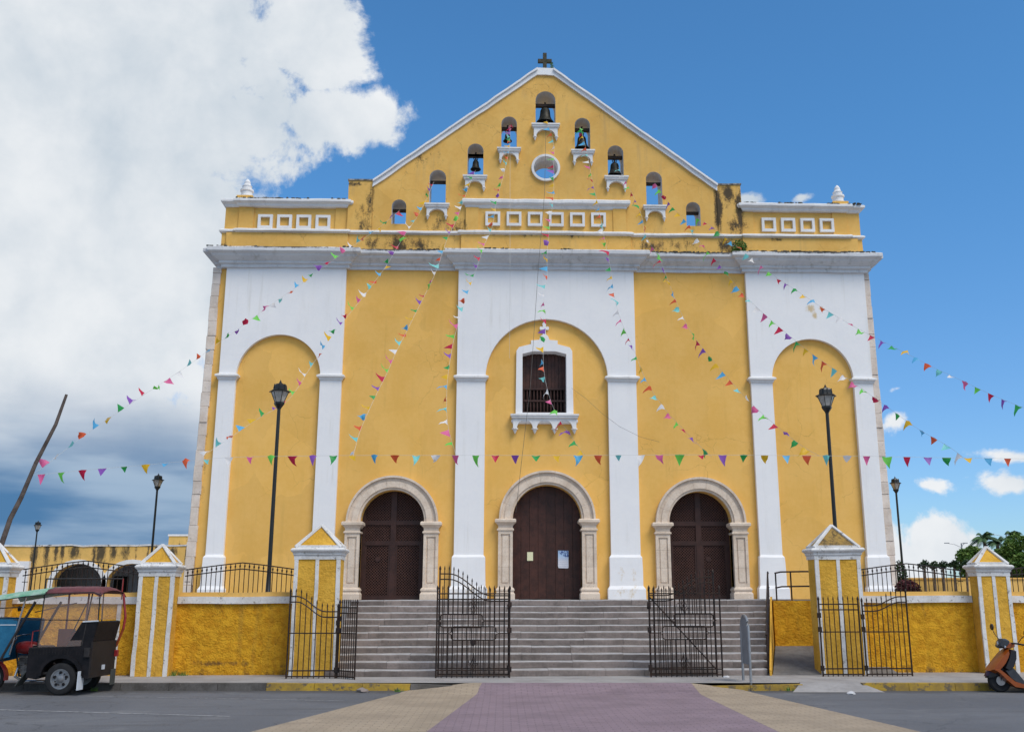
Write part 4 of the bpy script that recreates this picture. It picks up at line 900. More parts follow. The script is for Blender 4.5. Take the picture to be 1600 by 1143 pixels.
def bunting(pts, Ya, Yb, spacing, label, c0, wind=(-.8,-.25,-.75), dy=0):
    P0 = at(*pts[0], Ya); P1 = at(*pts[-1], Yb); w0 = (P0-EYE).dot(_F); w1 = (P1-EYE).dot(_F)
    L = [0]
    for a, b in zip(pts[:-1], pts[1:]): L.append(L[-1]+math.hypot(b[0]-a[0], b[1]-a[1]))
    world = []
    for p, l in zip(pts, L):
        s = l/L[-1]; w = 1/((1-s)/w0+s/w1); d = ray(*p); d = d/d.dot(_F); world.append(EYE+d*w)
    T = thing('bunting_string', label, 'bunting', world[0], group='strings of coloured pennants over the church front')
    # smooth
    sm = []
    for i in range(len(world)-1):
        p0 = world[max(i-1,0)]; p1 = world[i]; p2 = world[i+1]; p3 = world[min(i+2,len(world)-1)]
        for j in range(6):
            u = j/6; sm.append(.5*((2*p1)+(p2-p0)*u+(2*p0-5*p1+4*p2-p3)*u*u+(3*p1-p0-3*p2+p3)*u**3))
    sm.append(world[-1])
    MB().tube(sm, .003, 3).build('cord', cord_m, T)
    D_ = [0]
    for a, b in zip(sm[:-1], sm[1:]): D_.append(D_[-1]+(b-a).length)
    n = int(D_[-1]/spacing); d = spacing*.5; k = c0; i = 0
    while d < D_[-1]-.05:
        while D_[i+1] < d: i += 1
        u = (d-D_[i])/(D_[i+1]-D_[i]); p = sm[i].lerp(sm[i+1], u); tx = (sm[i+1]-sm[i]).normalized()
        if tx.x < 0: tx = -tx
        tip = Vector(wind)+Vector((random.gauss(0,.34), random.gauss(0,.42), random.gauss(0,.30)))
        tip = (tip-tx*tip.dot(tx)); tip.normalize(); yv = (-tip).cross(tx).normalized()
        R_ = Matrix((( tx.x, yv.x, -tip.x), (tx.y, yv.y, -tip.y), (tx.z, yv.z, -tip.z)))
        o = bpy.data.objects.new('pennant', fmesh(CYC[k % 10], random.randrange(5))); COL.objects.link(o); o.parent = T
        s = random.uniform(.85,1.05)
        o.matrix_local = Matrix.Translation(p-world[0]) @ R_.to_4x4() @ Matrix.Diagonal((s*random.uniform(.7,1), s*random.uniform(.6,1.8), s*random.uniform(.65,1.15), 1))
        d += spacing*random.uniform(.93,1.07); k += 1
    return T
YS = .1; YE = -8.0
bunting([(625,328),(597,352),(565,375),(532,398),(484,434),(430,471),(388,502),(341,536),(292,572),(230,613),(168,655),(122,687),(75,724),(50,741)], YS, YE, .365, 'pennant string from the lowest left gable opening to the leaning pole', 7, (-.35,-.5,-.45))
bunting([(678,284),(665,314),(649,343),(628,374),(605,413),(571,459),(543,494),(512,534),(482,579),(450,625),(406,652),(360,683),(310,717)], YS, YE, .365, 'pennant string from the second gable opening from left, passing the left lamp lantern', 7, (-.8,-.4,-.35))
bunting([(743,266),(729,301),(713,344),(698,375),(681,425),(656,476),(637,514),(618,552),(605,582),(590,612),(576,642),(562,675),(552,712)], YS, YE, .365, 'pennant string from the third gable opening from left to the level line', 8, (-.9,-.3,-.5))
bunting([(797,196),(796,231),(787,273),(777,309),(769,355),(757,382),(745,418),(727,470),(711,523),(704,558),(699,595),(698,642),(702,675),(713,712)], YS, YE, .365, 'pennant string from the gable opening left of the topmost, ending over the left centre pilaster', 7, (-.95,-.2,-.4))
bunting([(854,188),(865,225),(865,262),(865,305),(860,345),(855,393),(855,432),(850,460),(853,506),(849,546),(850,580),(858,618),(871,650),(889,676),(914,712)], YS, YE, .365, 'pennant string from the topmost opening down across the central window', 0, (-.95,-.2,-.25))
bunting([(907,200),(917,238),(926,285),(936,328),(943,365),(953,414),(961,468),(973,507),(991,548),(1009,593),(1036,635),(1060,662),(1088,691),(1112,714)], YS, YE, .365, 'pennant string from the opening right of the topmost to the level line', 9, (-.65,-.4,-.55))
bunting([(966,262),(988,303),(1002,336),(1009,368),(1030,403),(1044,439),(1061,481),(1080,519),(1107,555),(1139,592),(1173,629),(1219,670),(1256,698),(1281,712)], YS, YE, .365, 'pennant string from the third gable opening from right, ending near the right lamp post', 3, (-.45,-.3,-.75))
bunting([(1022,284),(1048,321),(1071,345),(1095,380),(1121,410),(1157,454),(1189,486),(1226,518),(1268,552),(1319,587),(1355,613),(1394,641),(1435,670),(1482,697),(1507,716)], YS, YE, .365, 'pennant string from the second gable opening from right, crossing the church corner', 5, (-.4,-.3,-.75))
bunting([(1085,340),(1111,353),(1142,378),(1173,402),(1210,431),(1251,458),(1292,485),(1340,513),(1397,542),(1457,573),(1502,594),(1553,618),(1600,637),(1680,670)], YS, YE, .365, 'pennant string from the lowest right gable opening out past the right edge', 6, (-.3,-.3,-.75))
bunting([(48,741),(72,740),(143,733),(214,727),(290,720),(363,714),(465,712),(569,711),(670,711),(801,711),(934,711),(1066,710),(1200,711),(1337,712),(1438,714),(1507,715),(1578,716),(1700,718)], YE, YE, .462, 'level string of pennants across the whole front at arch height', 5, (.0,-.15,-1))
# pennants tangled at the bells
for cx_, cz_, cols, lb in ((-1.2,16.95,['crimson','pink','purple','white','teal','green','orange'],'tangle of pennants caught on the small bell left of the topmost opening'), (1.22,16.85,['lime','green','crimson'],'tangle of green and red pennants caught on the bell right of the topmost opening')):
    T = thing('tangled_pennants', lb, 'bunting', (cx_, .3, cz_))
    for k, c in enumerate(cols):
        o = inst('pennant', fmesh(c, k % 5), T, (random.uniform(-.1,.1), random.uniform(-.08,.0), .25-.12*k), (random.uniform(-.4,.4), random.uniform(-1,1), random.uniform(-1,1))); o.scale = (.6,.6,.6); o.location *= .8
# ropes down the front
rope_m = mat('grey_rope', (.13,.12,.11), .9)
tag(MB().tube([at(853,198,.2), at(851,300,-.9), at(841,420,-1.2), at(829,600,-1.6), at(815,720,-1.5), at(806,800,-1.0)], .008, 4).build('bell_rope', rope_m), 'thin dark bell rope hanging from the topmost bell past the central window', 'rope')
tag(MB().tube([at(797,225,.1), at(797,420,-.75), at(796,560,-.6)], .005, 4).build('hanging_cord', cord_m), 'thin pale cord hanging down the white front left of the central window', 'cord')
tag(MB().tube([at(893,606,.0), at(915,622,-.1), at(940,645,-.2), at(968,666,-.2), at(1000,682,-.15), at(1030,690,-.1)], .0045, 4).build('hanging_cord', rope_m), 'thin dark cable sagging right from the central window', 'cable')

# ------------------------------------------------------------------ plants
def leaf_cluster(g, c, r, n, size, flat=.8, seed=0):
    rnd = random.Random(seed)
    for _ in range(n):
        while True:
            p = Vector((rnd.uniform(-1,1), rnd.uniform(-1,1), rnd.uniform(-1,1)))
            if p.length < 1: break
        p = Vector((p.x*r[0], p.y*r[1], p.z*r[2]))+Vector(c)
        a = Vector((rnd.gauss(0,1), rnd.gauss(0,1), rnd.gauss(0,.6))).normalized(); b = a.cross(Vector((rnd.gauss(0,1), rnd.gauss(0,1), rnd.gauss(0,1)))).normalized()
        s = size*rnd.uniform(.6,1.3); a *= s; b *= s*.45
        g.add([p-a, p+b, p+a, p-b], [(0,1,2,3)])
T = thing('roof_bush', 'small green bush growing on the cornice ledge near the right pier', 'bush', (6.28,.02,12.52))
g = MB(); leaf_cluster(g, (6.28,-.02,12.76), (.25,.2,.26), 420, .05, seed=3); leaf_cluster(g, (6.15,-.05,12.62), (.16,.15,.12), 120, .045, seed=4); g.build('leaves', MT['leaf'], T)
MB().tube([(6.28,.05,12.5),(6.26,.0,12.8)], .015, 5).build('stem', MT['bark'], T)
T = thing('peak_sapling', 'tiny green sapling beside the stone cross', 'plant', (.2,.5,19.2))
g = MB(); leaf_cluster(g, (.24,.5,19.52), (.07,.07,.13), 60, .035, seed=5); leaf_cluster(g, (.2,.5,19.25), (.08,.05,.05), 25, .03, seed=6); g.build('leaves', MT['leaf'], T); MB().tube([(.19,.5,19.2),(.23,.5,19.5)], .008, 4).build('stem', MT['bark'], T)
q = at(1418,912,-6.2)
T = thing('red_shrub', 'low rounded dark red shrub behind the right iron fence', 'shrub', (q.x,-6.2,FL))
g = MB(); leaf_cluster(g, (q.x,-6.2,FL+.22), (.30,.3,.24), 1400, .04, seed=8); g.build('leaves', MT['red_leaf'], T)
for k in range(5): MB().tube([(q.x,-6.2,FL),(q.x+random.uniform(-.15,.15),-6.2+random.uniform(-.15,.15),FL+.3)], .01, 4).build('stem', MT['bark'], T)
q = at(1405,880,8)
T = thing('green_shrub', 'slim green shrub beside the lamp post right of the church', 'shrub', (q.x,8,FL))
g = MB(); leaf_cluster(g, (q.x,8,FL+.7), (.28,.3,.75), 700, .07, seed=9); g.build('leaves', MT['leaf_dark'], T); MB().tube([(q.x,8,FL),(q.x,8,FL+1)], .02, 5).build('stem', MT['bark'], T)
# weeds and litter along the wall base
wr = random.Random(11)
for (x, y, s, lb) in ((-8.15,-8.55,.12,'weed tuft at the foot of the wall right of the mototaxi'), (-7.95,-8.5,.09,'second smaller weed tuft at the wall foot right of the mototaxi'), (-3.25,-11.0,.07,'yellowish weed at the end of the left yellow kerb'), (-8.9,-10.6,.08,'weed growing from the kerb behind the mototaxi'),(3.95,-11.15,.08,'weed at the foot of the dropped yellow kerb near the sign')):
    g = MB()
    for _ in range(26):
        a = wr.uniform(0, 2*PI); L_ = s*wr.uniform(.5,1.2); bx = x+wr.gauss(0,s*.5); by = y+wr.gauss(0,s*.25); dx_, dy_ = math.cos(a)*L_*.6, math.sin(a)*L_*.6; z0 = SW if y > -10.5 else .01
        g.add([(bx-.006,by,z0),(bx+.006,by,z0),(bx+dx_,by+dy_,z0+L_)], [(0,1,2)])
    tag(g.build('weed', MT['leaf']), lb, 'weed')
crum = mat('white_litter', (.6,.6,.62), .7, .2, 9)
for (x, y, z, s, lb) in ((4.9,-11.75,.005,.06,'crumpled white plastic litter on the road below the ramp apron'),(-4.35,-9.55,SW,.05,'small scrap of paper beside the left gate pillar'),(3.15,-9.55,SW,.05,'clump of pale litter at the foot of the braced gate leaf'),(-3.9,-10.95,.005,.09,'grey stone lump against the left yellow kerb')):
    bm = bmesh.new(); bmesh.ops.create_icosphere(bm, subdivisions=2, radius=s)
    for v in bm.verts: v.co = Vector((v.co.x*(1+wr.uniform(-.3,.3))*1.3, v.co.y*(1+wr.uniform(-.3,.3)), max(-.2*s, v.co.z*.6*(1+wr.uniform(-.4,.4)))))
    me = bpy.data.meshes.new('litter'); bm.to_mesh(me); bm.free(); me.materials.append(crum if 'stone' not in lb else MT['step'])
    tag(inst('litter', me, None, (x, y, z+s*.15)), lb, 'litter')

# ------------------------------------------------------------------ left arcade building
YA = 32.0
sr = random.Random(5); streaks = [(-30+9.6*k/17+sr.uniform(-.3,.3), zt_-.3-sr.uniform(0,.3), sr.uniform(.12,.5), sr.uniform(.8,1.7), sr.uniform(.9,1.7)) for k in range(18) for zt_ in (4.9,)]
MT['arcade'] = mat('arcade_plaster', (.78,.48,.145), .9, .08, .6, (.66,.42,.12), .2, 10, stains=streaks+[(-24,5.0,14,.14,1.1)], spots=((.30,.2,.08), .6, .62, 2.5), stain_col=(.05,.045,.035))
AR = thing('arcade_building', 'low yellow building with white-edged arches and black rain streaks at left', 'building', (-24, YA, FL))
zt = at(150,853,YA).z; c1 = at(121,905,YA).x; c2 = at(205,905,YA).x; ap = at(121,880,YA).z; hw = (at(160,912,YA).x-at(83,912,YA).x)/2; dxa = c2-c1
hs = []; x = c1-2*dxa
cs = [c1+k*dxa for k in (-4,-3,0,1)]
out = [(-42, FL)]
def aprof(c, r, h0): return [(c-r, FL)]+[(c-r*math.cos(PI*i/14), h0+(ap-h0)*math.sin(PI*i/14)) for i in range(15)]+[(c+r, FL)]
for c in cs: out += aprof(c, hw, ap-hw*.8)
out += [(-12, FL), (-12, zt), (-42, zt)]
MB().plate(out, [], YA, YA+.6).build('front_wall', MT['arcade'], AR)
for c in cs:
    r = hw; R2 = hw+.28; h0 = ap-hw*.8
    pi = [(c-r, FL)]+[(c-r*math.cos(PI*i/14), h0+(ap-h0)*math.sin(PI*i/14)) for i in range(15)]+[(c+r, FL)]
    po = [(c-R2, FL)]+[(c-R2*math.cos(PI*i/14), h0+(ap+.25-h0)*math.sin(PI*i/14)) for i in range(15)]+[(c+R2, FL)]
    MB().plate(po+pi[::-1], [], YA-.06, YA+.02).build('arch_trim', MT['trim'], AR)
qa = at(28,900,YA).x; qb = at(46,900,YA).x; MB().box(qa,qb,YA-.25,YA,FL,zt-.9).build('white_pier', MT['white'], AR)
MB().box(-42,-12,YA+4,YA+4.3,FL,zt-.2).build('back_wall', mat('grey_gallery_wall', (.36,.37,.40), .9, .1, 1), AR)
MB().box(-42,-12,YA+.6,YA+4.3,zt-.25,zt-.05).build('ceiling', MT['reveal'], AR)
MB().box(-42,-12,YA-.05,YA+4.3,zt,zt+.10).build('roof_coping', mat('white_coping', (.72,.72,.74), .9, .1, 2, (.45,.44,.43), spots=((.05,.045,.04), .9, .56, 2.2)), AR)
MB().box(c1+.7,c1+1.6,YA+3.9,YA+3.98,FL,FL+1.5).build('doorway', MT['dark'], AR)
q0 = at(253,832,YA+3); q1 = at(292,832,YA+3)
BL = thing('upper_block', 'short taller yellow block rising behind the arcade beside the church', 'building', (q0.x+2, YA+5, FL))
MB().box(q0.x, q0.x+8, YA+4.4, YA+9, FL, q0.z-.12).build('wall', MT['arcade'], BL); MB().box(q0.x-.05, q0.x+8, YA+4.35, YA+9, q0.z-.12, q0.z).build('coping', MT['trim'], BL)
# right low wall
q = at(1500,902,25)
T = thing('churchyard_wall', 'long low yellow wall behind the fence at right', 'wall', (30, 25, FL)); MB().box(11, 60, 25, 25.4, FL-.1, q.z-.08).build('wall_body', MT['arcade'], T); MB().box(11, 60, 24.93, 25.45, q.z-.08, q.z).build('coping', MT['ochre'], T)
# small trees in front of trees, trunks seen over the wall
for k, (px_, py_, r) in enumerate(((1443,884,1.0),(1458,886,.8),(1472,885,1.0),(1489,884,.9),(1508,884,1.0))):
    q = at(px_, py_, 24); T = thing('clipped_tree', ['leftmost','second','third','fourth','rightmost'][k]+' of the small clipped trees in front of the low wall at right', 'tree', (q.x, 24, FL), group='small clipped trees by the low wall')
    MB().tube([(q.x,24,FL),(q.x+.05,24,q.z-.1)], .06, 6).build('trunk', MT['bark'], T)
    g = MB(); leaf_cluster(g, (q.x,24,q.z+.05), (.32*r,.35,.17*r), 200, .08, seed=20+k); leaf_cluster(g, (q.x+.1,24,q.z+.18), (.2,.2,.16), 60, .09, seed=40+k); g.build('crown', MT['leaf_dark'], T)
# trees right
def broad_tree(px_, py_, Y, R_, h, label, mt, seed, size=.16):
    q = at(px_, py_, Y); T = thing('leafy_tree', label, 'tree', (q.x, Y, FL)); rnd = random.Random(seed); zc = q.z-R_*.8
    MB().tube([(q.x,Y,FL),(q.x+.1,Y,FL+(zc-FL)*.5),(q.x,Y,zc)], [.2,.15,.1], 7).build('trunk', MT['bark'], T)
    g = MB(); lb = MB()
    for k in range(16):
        a = rnd.uniform(0,2*PI); e = rnd.uniform(-.6,1.2); c = (q.x+math.cos(a)*math.cos(e)*R_*.72, Y+math.sin(a)*math.cos(e)*R_*.7, zc+math.sin(e)*R_*h*.75)
        leaf_cluster(g, c, (R_*rnd.uniform(.26,.38),)*3, 340, size*.8, seed=seed*50+k); lb.tube([(q.x,Y,zc-.5*R_), c], [.06,.02], 4)
    g.build('crown', mt, T); lb.build('limbs', MT['bark'], T)
def palm(px_, py_, Y, R_, label, seed):
    q = at(px_, py_, Y); rnd = random.Random(seed); T = thing('palm_tree', label, 'palm tree', (q.x, Y, FL)); c = Vector((q.x, Y, q.z))
    MB().tube([(q.x-.2,Y,FL),(q.x,Y,(FL+q.z)/2),(c.x,c.y,c.z)], [.2,.15,.12], 8).build('trunk', MT['bark'], T)
    for k in range(16):
        a = 2*PI*k/16+rnd.uniform(-.15,.15); e = rnd.uniform(.15,1.25); L_ = R_*rnd.uniform(.85,1.1); g = MB(); pts = []
        for i in range(9):
            s = i/8; rr = L_*s*math.cos(e)*(1-.1*s); zz = L_*(math.sin(e)*s-.75*s*s)
            pts.append(c+Vector((math.cos(a)*rr, math.sin(a)*rr, zz)))
        g.tube(pts, [.03*(1-i/9)+.006 for i in range(9)], 4)
        sd_ = Vector((-math.sin(a), math.cos(a), 0))
        for i in range(1, 9):
            for j in range(3):
                p = pts[i-1].lerp(pts[i], j/3); d = (pts[i]-pts[i-1]).normalized(); ll = L_*.26*math.sin(PI*min(1, .15+(i+j/3)/10))
                for sg in (-1, 1):
                    tip = p+sd_*sg*ll*.8+d*ll*.45+Vector((0, 0, -ll*.5)); g.add([p, p+d*.05, tip, p-d*.03+(tip-p)*.5], [(0,1,2,3)])
        g.build('frond', MT['palm'], T)
palm(1538,842,42,1.7,'palm with upright fronds left of the trees behind the right wall',1)
palm(1558,848,46,1.5,'shorter palm between the two leafy trees behind the right wall',2)
palm(1583,838,44,1.5,'palm at the right edge beside the double street light',5)
broad_tree(1520,858,40,1.35,1.0,'leafy green tree at the left end of the tree group at right',MT['leaf'],3)
broad_tree(1570,857,41,1.5,1.0,'leafy tree in the middle of the tree group behind the right pillar',MT['leaf'],4)
broad_tree(1600,843,40,1.8,1.1,'leafy tree cut by the right edge',MT['leaf'],6)
broad_tree(1548,872,39,1.3,.8,'low leafy tree just behind the right wall pillar',MT['leaf'],7)
# far street lights
for (px_, py_, Y, lb, mir) in ((1502,848,60,'thin double-armed street light left of the palms', 1),(1572,834,60,'thin double-armed street light above the palms at right', 1)):
    q = at(px_, py_, Y); T = thing('double_street_light', lb, 'street light', (q.x, Y, 0), group='far double-armed street lights')
    MB().tube([(q.x,Y,0),(q.x,Y,q.z)], .06, 6).build('post', MT['galv'], T)
    for s, L_ in ((-1,1.35),(1,.35)):
        MB().tube([(q.x,Y,q.z-.4),(q.x+s*L_*.5,Y,q.z-.1),(q.x+s*L_,Y,q.z)], .025, 5).build('arm', MT['galv'], T); MB().box(q.x+s*L_-.2,q.x+s*L_+.2,Y-.1,Y+.1,q.z-.03,q.z+.04).build('lamp_head', MT['signback'], T)

# ------------------------------------------------------------------ mototaxi
PT = dict(black=mat('black_vinyl', (.006,.006,.008), .6, .3, 8, (.014,.012,.014), .3, 60, spec=.2), tarp=mat('red_tarp', (.16,.045,.05), .6, .25, 7, (.09,.03,.035), .3, 15),
    tarpg=mat('green_tarp', (.13,.34,.22), .55, .25, 5, (.36,.48,.41)), red=mat('red_paint', (.30,.022,.025), .35, .2, 6, spec=.5), orange=mat('orange_paint', (.36,.07,.02), .4, .3, 5),
    blue=mat('blue_panel', (.008,.10,.20), .35, .2, 4, (.02,.15,.27), spec=.5), tyre=mat('tyre_rubber', (.022,.022,.024), .85, .2, 10), rim=mat('alloy', (.30,.30,.31), .4, .2, 12, metal=.6),
    chrome=mat('chrome', (.5,.5,.52), .2, .1, 10, metal=.9), engine=mat('engine_grey', (.16,.155,.155), .5, .4, 20, metal=.5), frame=mat('dark_frame', (.035,.03,.03), .5, .3, 9), pale=mat('white_flap', (.62,.66,.72), .6, .1, 5),
    brown=mat('brown_vinyl', (.022,.017,.016), .65, .2, 4), flap=mat('rubber_flap', (.07,.075,.07), .8, .2, 4))
film = bpy.data.materials.new('clear_film'); film.use_nodes = True; t = NT(film.node_tree); b = t.n['Principled BSDF']
t.put(b.inputs['Base Color'], (.55,.42,.38)); b.inputs['Roughness'].default_value = .3; tb = t.node('ShaderNodeBsdfTransparent'); t.put(tb.inputs[0], (.86,.80,.78)); mx = t.node('ShaderNodeMixShader'); mx.inputs[0].default_value = .24
t.l.new(tb.outputs[0], mx.inputs[1]); t.l.new(b.outputs[0], mx.inputs[2]); t.l.new(mx.outputs[0], t.n['Material Output'].inputs[0])
NEAR = -11.30; wq = at(97,1057,NEAR)
TK = .90; AL = math.radians(3)
ax = Vector((wq.x, NEAR, 0))+Vector((math.sin(AL), math.cos(AL), 0))*TK/2
TX = thing('mototaxi', 'three-wheeled mototaxi with black rear cabin, red and green roof, blue front cowl, parked at left', 'mototaxi', (ax.x, ax.y, 0), PI-AL)
# local frame: +X forward (to the picture's left), +Y = away from its near side => near side is local y>0 after the half turn
NS = 1   # near side sign in local y
hwid = TK/2
def P_(nm, g, m, par=TX, **k): return g.build(nm, m, par, world=False, **k)
def wheel(x, y, r, w, nm, rimr, parent=TX, alloy=True):
    e = bpy.data.objects.new(nm, None); COL.objects.link(e); e.parent = parent; e.location = (x, y, r)
    P_('tyre', MB().lathe([(rimr,-w*.45),(r*.90,-w*.5),(r*.97,-w*.42),(r,-w*.25),(r,w*.25),(r*.97,w*.42),(r*.90,w*.5),(rimr,w*.45),(rimr,-w*.45)], n=32, axis='y'), PT['tyre'], e, smooth=40)
    g = MB(); g.lathe([(rimr*.86,-w*.42),(rimr+.003,-w*.44),(rimr+.003,w*.44),(rimr*.86,w*.42),(rimr*.86,-w*.42)], n=28, axis='y')
    yo = w*.30
    if alloy:
        g.lathe([(.0,yo-.02),(rimr*.34,yo-.02),(rimr*.34,yo+.02),(rimr*.2,yo+.03),(0,yo+.03)], n=14, axis='y'); g.lathe([(rimr*.62,yo-.03),(rimr*.9,yo-.03),(rimr*.9,yo+.01),(rimr*.66,yo+.01),(rimr*.62,yo-.03)], n=28, axis='y')
        for k in range(7):
            a = 2*PI*k/7; c, s = math.cos(a), math.sin(a); q = .032; p0, p1 = rimr*.28, rimr*.7
            g.add([(c*p0-s*q,yo-.015,s*p0+c*q),(c*p0+s*q,yo-.015,s*p0-c*q),(c*p1+s*q,yo-.015,s*p1-c*q),(c*p1-s*q,yo-.015,s*p1+c*q),(c*p0-s*q,yo+.012,s*p0+c*q),(c*p0+s*q,yo+.012,s*p0-c*q),(c*p1+s*q,yo+.005,s*p1-c*q),(c*p1-s*q,yo+.005,s*p1+c*q)],
                  [(0,1,2,3),(4,7,6,5),(0,4,5,1),(1,5,6,2),(2,6,7,3),(3,7,4,0)])
        P_('wheel_back', MB().lathe([(0,-.02),(rimr*.84,-.02),(rimr*.84,-.01),(0,-.01)], n=20, axis='y'), PT['frame'], e)
    else:
        for k in range(12):
            a = 2*PI*k/12; g.tube([(0,(.02 if k%2 else -.02),0),(math.cos(a)*rimr*.9,0,math.sin(a)*rimr*.9)], .004, 4)
        g.lathe([(0,-.05),(.04,-.05),(.04,.05),(0,.05)], n=10, axis='y')
    P_('rim', g, PT['rim'], e, smooth=35); return e
wheel(0, hwid*NS, .282, .16, 'wheel', .175); w2 = wheel(0, -hwid*NS, .282, .16, 'wheel', .175)
P_('axle', MB().tube([(0,-hwid,.29),(0,hwid,.29)], .03, 8), PT['frame'])
# body side panels with a wheel arch
def side(y, nm='side_panel'):
    arcp = [(.36*math.cos(PI*i/10), .34+.34*math.sin(PI*i/10)*.88) for i in range(11)]
    pts = [(-.50,.30),(-.37,.30)]+[(-a, b) for a, b in arcp][0:0]+[(-p[0], p[1]) for p in arcp]+[(.37,.30),(.62,.30),(.62,.80),(.25,.82),(-.50,.86)]
    return P_(nm, MB().plate([(p[0], p[1]) for p in pts], [], y-.015, y+.015), PT['black'])
side(hwid+.06); side(-hwid-.06)
P_('wheel_arch', MB().plate([(.40*math.cos(PI*i/12), .34+.36*math.sin(PI*i/12)) for i in range(13)]+[(.34*math.cos(PI*(12-i)/12), .34+.30*math.sin(PI*(12-i)/12)) for i in range(13)], [], hwid-.12, hwid+.11), PT['black'])
P_('quilt_lines', (lambda g: ([g.tube([(-.48+.055*k, hwid+.078, .50 if -.36 < -.48+.055*k < .40 and 0 else .70), (-.48+.055*k, hwid+.078, .80)], .003, 3) for k in range(20)], g)[1])(MB()), PT['frame'])
P_('floor', MB().box(-.50,.62,-hwid-.04,hwid+.04,.36,.40), PT['frame'])
P_('rear_panel', MB().box(-.535,-.50,-hwid+.0,hwid+.075,.30,.92), PT['brown'])
P_('front_bulkhead', MB().box(.60,.63,-hwid-.06,hwid+.06,.30,.80), PT['black'])
P_('seat_back', MB().add([(-.50,y,z) if 0 else (x, y, z) for (x, z) in ((-.44,.55),(-.36,.55),(-.53,1.28),(-.58,1.26)) for y in (-hwid+.02,hwid+.03)], [(0,1,3,2),(2,3,5,4),(4,5,7,6),(6,7,1,0),(0,2,4,6),(1,7,5,3)]), PT['black'])
P_('seat_cushion', MB().box(-.40,.05,-hwid+.02,hwid-.02,.50,.64), PT['black'], bevel=.03)
P_('side_cover', MB().plate([(-.50,.84),(-.04+.0,.84),(-.28,1.26),(-.575,1.28)][::-1], [], hwid+.03, hwid+.05), PT['black'])
P_('seat_trim', MB().tube([(-.30,hwid+.05,1.27),(-.58,hwid+.05,1.285)], .015, 5), PT['pale'])
# posts
def post(a, b, m='frame', r=.012): P_('post', MB().tube([a, b], r, 6), PT[m])
post((.48,hwid+.05,.80),(.46,hwid+.03,1.80)); post((-.32,hwid+.05,.84),(-.42,hwid+.03,1.80)); post((.48,-hwid-.05,.80),(.46,-hwid,1.80),'red',.018); post((.12,-hwid-.05,.80),(.08,-hwid,1.80),'red',.018); post((-.2,-hwid-.05,.84),(-.2,-hwid,1.80))
post((-.57,hwid+.04,1.28),(-.56,hwid+.04,1.78),'frame',.012); post((-.52,-hwid-.02,.80),(-.64,-hwid-.0,1.12),'orange',.024); post((-.64,-hwid-.0,1.12),(-.66,-hwid-.0,1.34),'red',.024); post((-.66,-hwid-.0,1.34),(-.58,-hwid-.0,1.78),'red',.022)
P_('rail', MB().tube([(.98,hwid+.04,1.31),(-.34,hwid+.04,1.30)], .009, 5), PT['frame']); P_('rail', MB().tube([(.6,hwid+.04,1.44),(.3,-hwid,1.60)], .009, 5), PT['frame']); P_('rail', MB().tube([(.3,-hwid,1.08),(-.4,-hwid,1.02)], .01, 5), PT['frame'])
P_('diagonal', MB().tube([(.35,-hwid,1.0),(.1,-hwid,1.6)], .012, 5), PT['frame'])
P_('windscreen_post', MB().tube([(1.12,hwid+.04,.62),(.98,hwid+.04,.92),(.62,hwid+.03,1.62)], .026, 6), PT['frame']); P_('windscreen_post', MB().tube([(1.12,-hwid-.04,.62),(.62,-hwid-.03,1.62)], .026, 6), PT['frame'])
P_('canopy_strut', MB().tube([(.98,hwid+.04,.70),(.86,hwid+.04,1.35),(.80,hwid+.03,1.70)], .016, 6), PT['galv'] if 'galv' in PT else PT['chrome'])
P_('side_film', MB().add([(.47,hwid+.052,.82),(-.30,hwid+.052,.84),(-.42,hwid+.035,1.78),(.46,hwid+.035,1.78)], [(0,1,2,3)]), film)
P_('side_film', MB().add([(-.31,hwid+.052,1.27),(-.57,hwid+.052,1.28),(-.57,hwid+.04,1.75),(-.41,hwid+.04,1.77)], [(0,1,2,3)]), film)
P_('rear_film', MB().add([(-.60,hwid+.03,1.30),(-.60,-hwid+.0,1.30),(-.58,-hwid+.0,1.76),(-.58,hwid+.03,1.76)], [(0,1,2,3)]), film)
P_('red_box', MB().box(.28,.60,-hwid-.02,-hwid+.0,.80,1.12), PT['red']); P_('grab_bar', MB().tube([(.60,hwid+.04,.80),(.60,hwid+.04,1.10),(.48,hwid+.05,1.12)], .01, 5), PT['red'])
P_('hip_bar', MB().tube([(.62,hwid+.06,.815),(-.30,hwid+.06,.835)], .012, 6), PT['frame'])
for k in range(5):
    a = 2*PI*k/5+.3; P_('rim_slot', MB().box(-.03,.03,hwid+.055,hwid+.062,-.018,.018).v and (lambda m: m)(MB().lathe([(0,-.004),(.026,-.004),(.026,.004),(0,.004)], (.112*math.cos(a), hwid+.068, .282+.112*math.sin(a)), 10, 'y')), PT['black'])
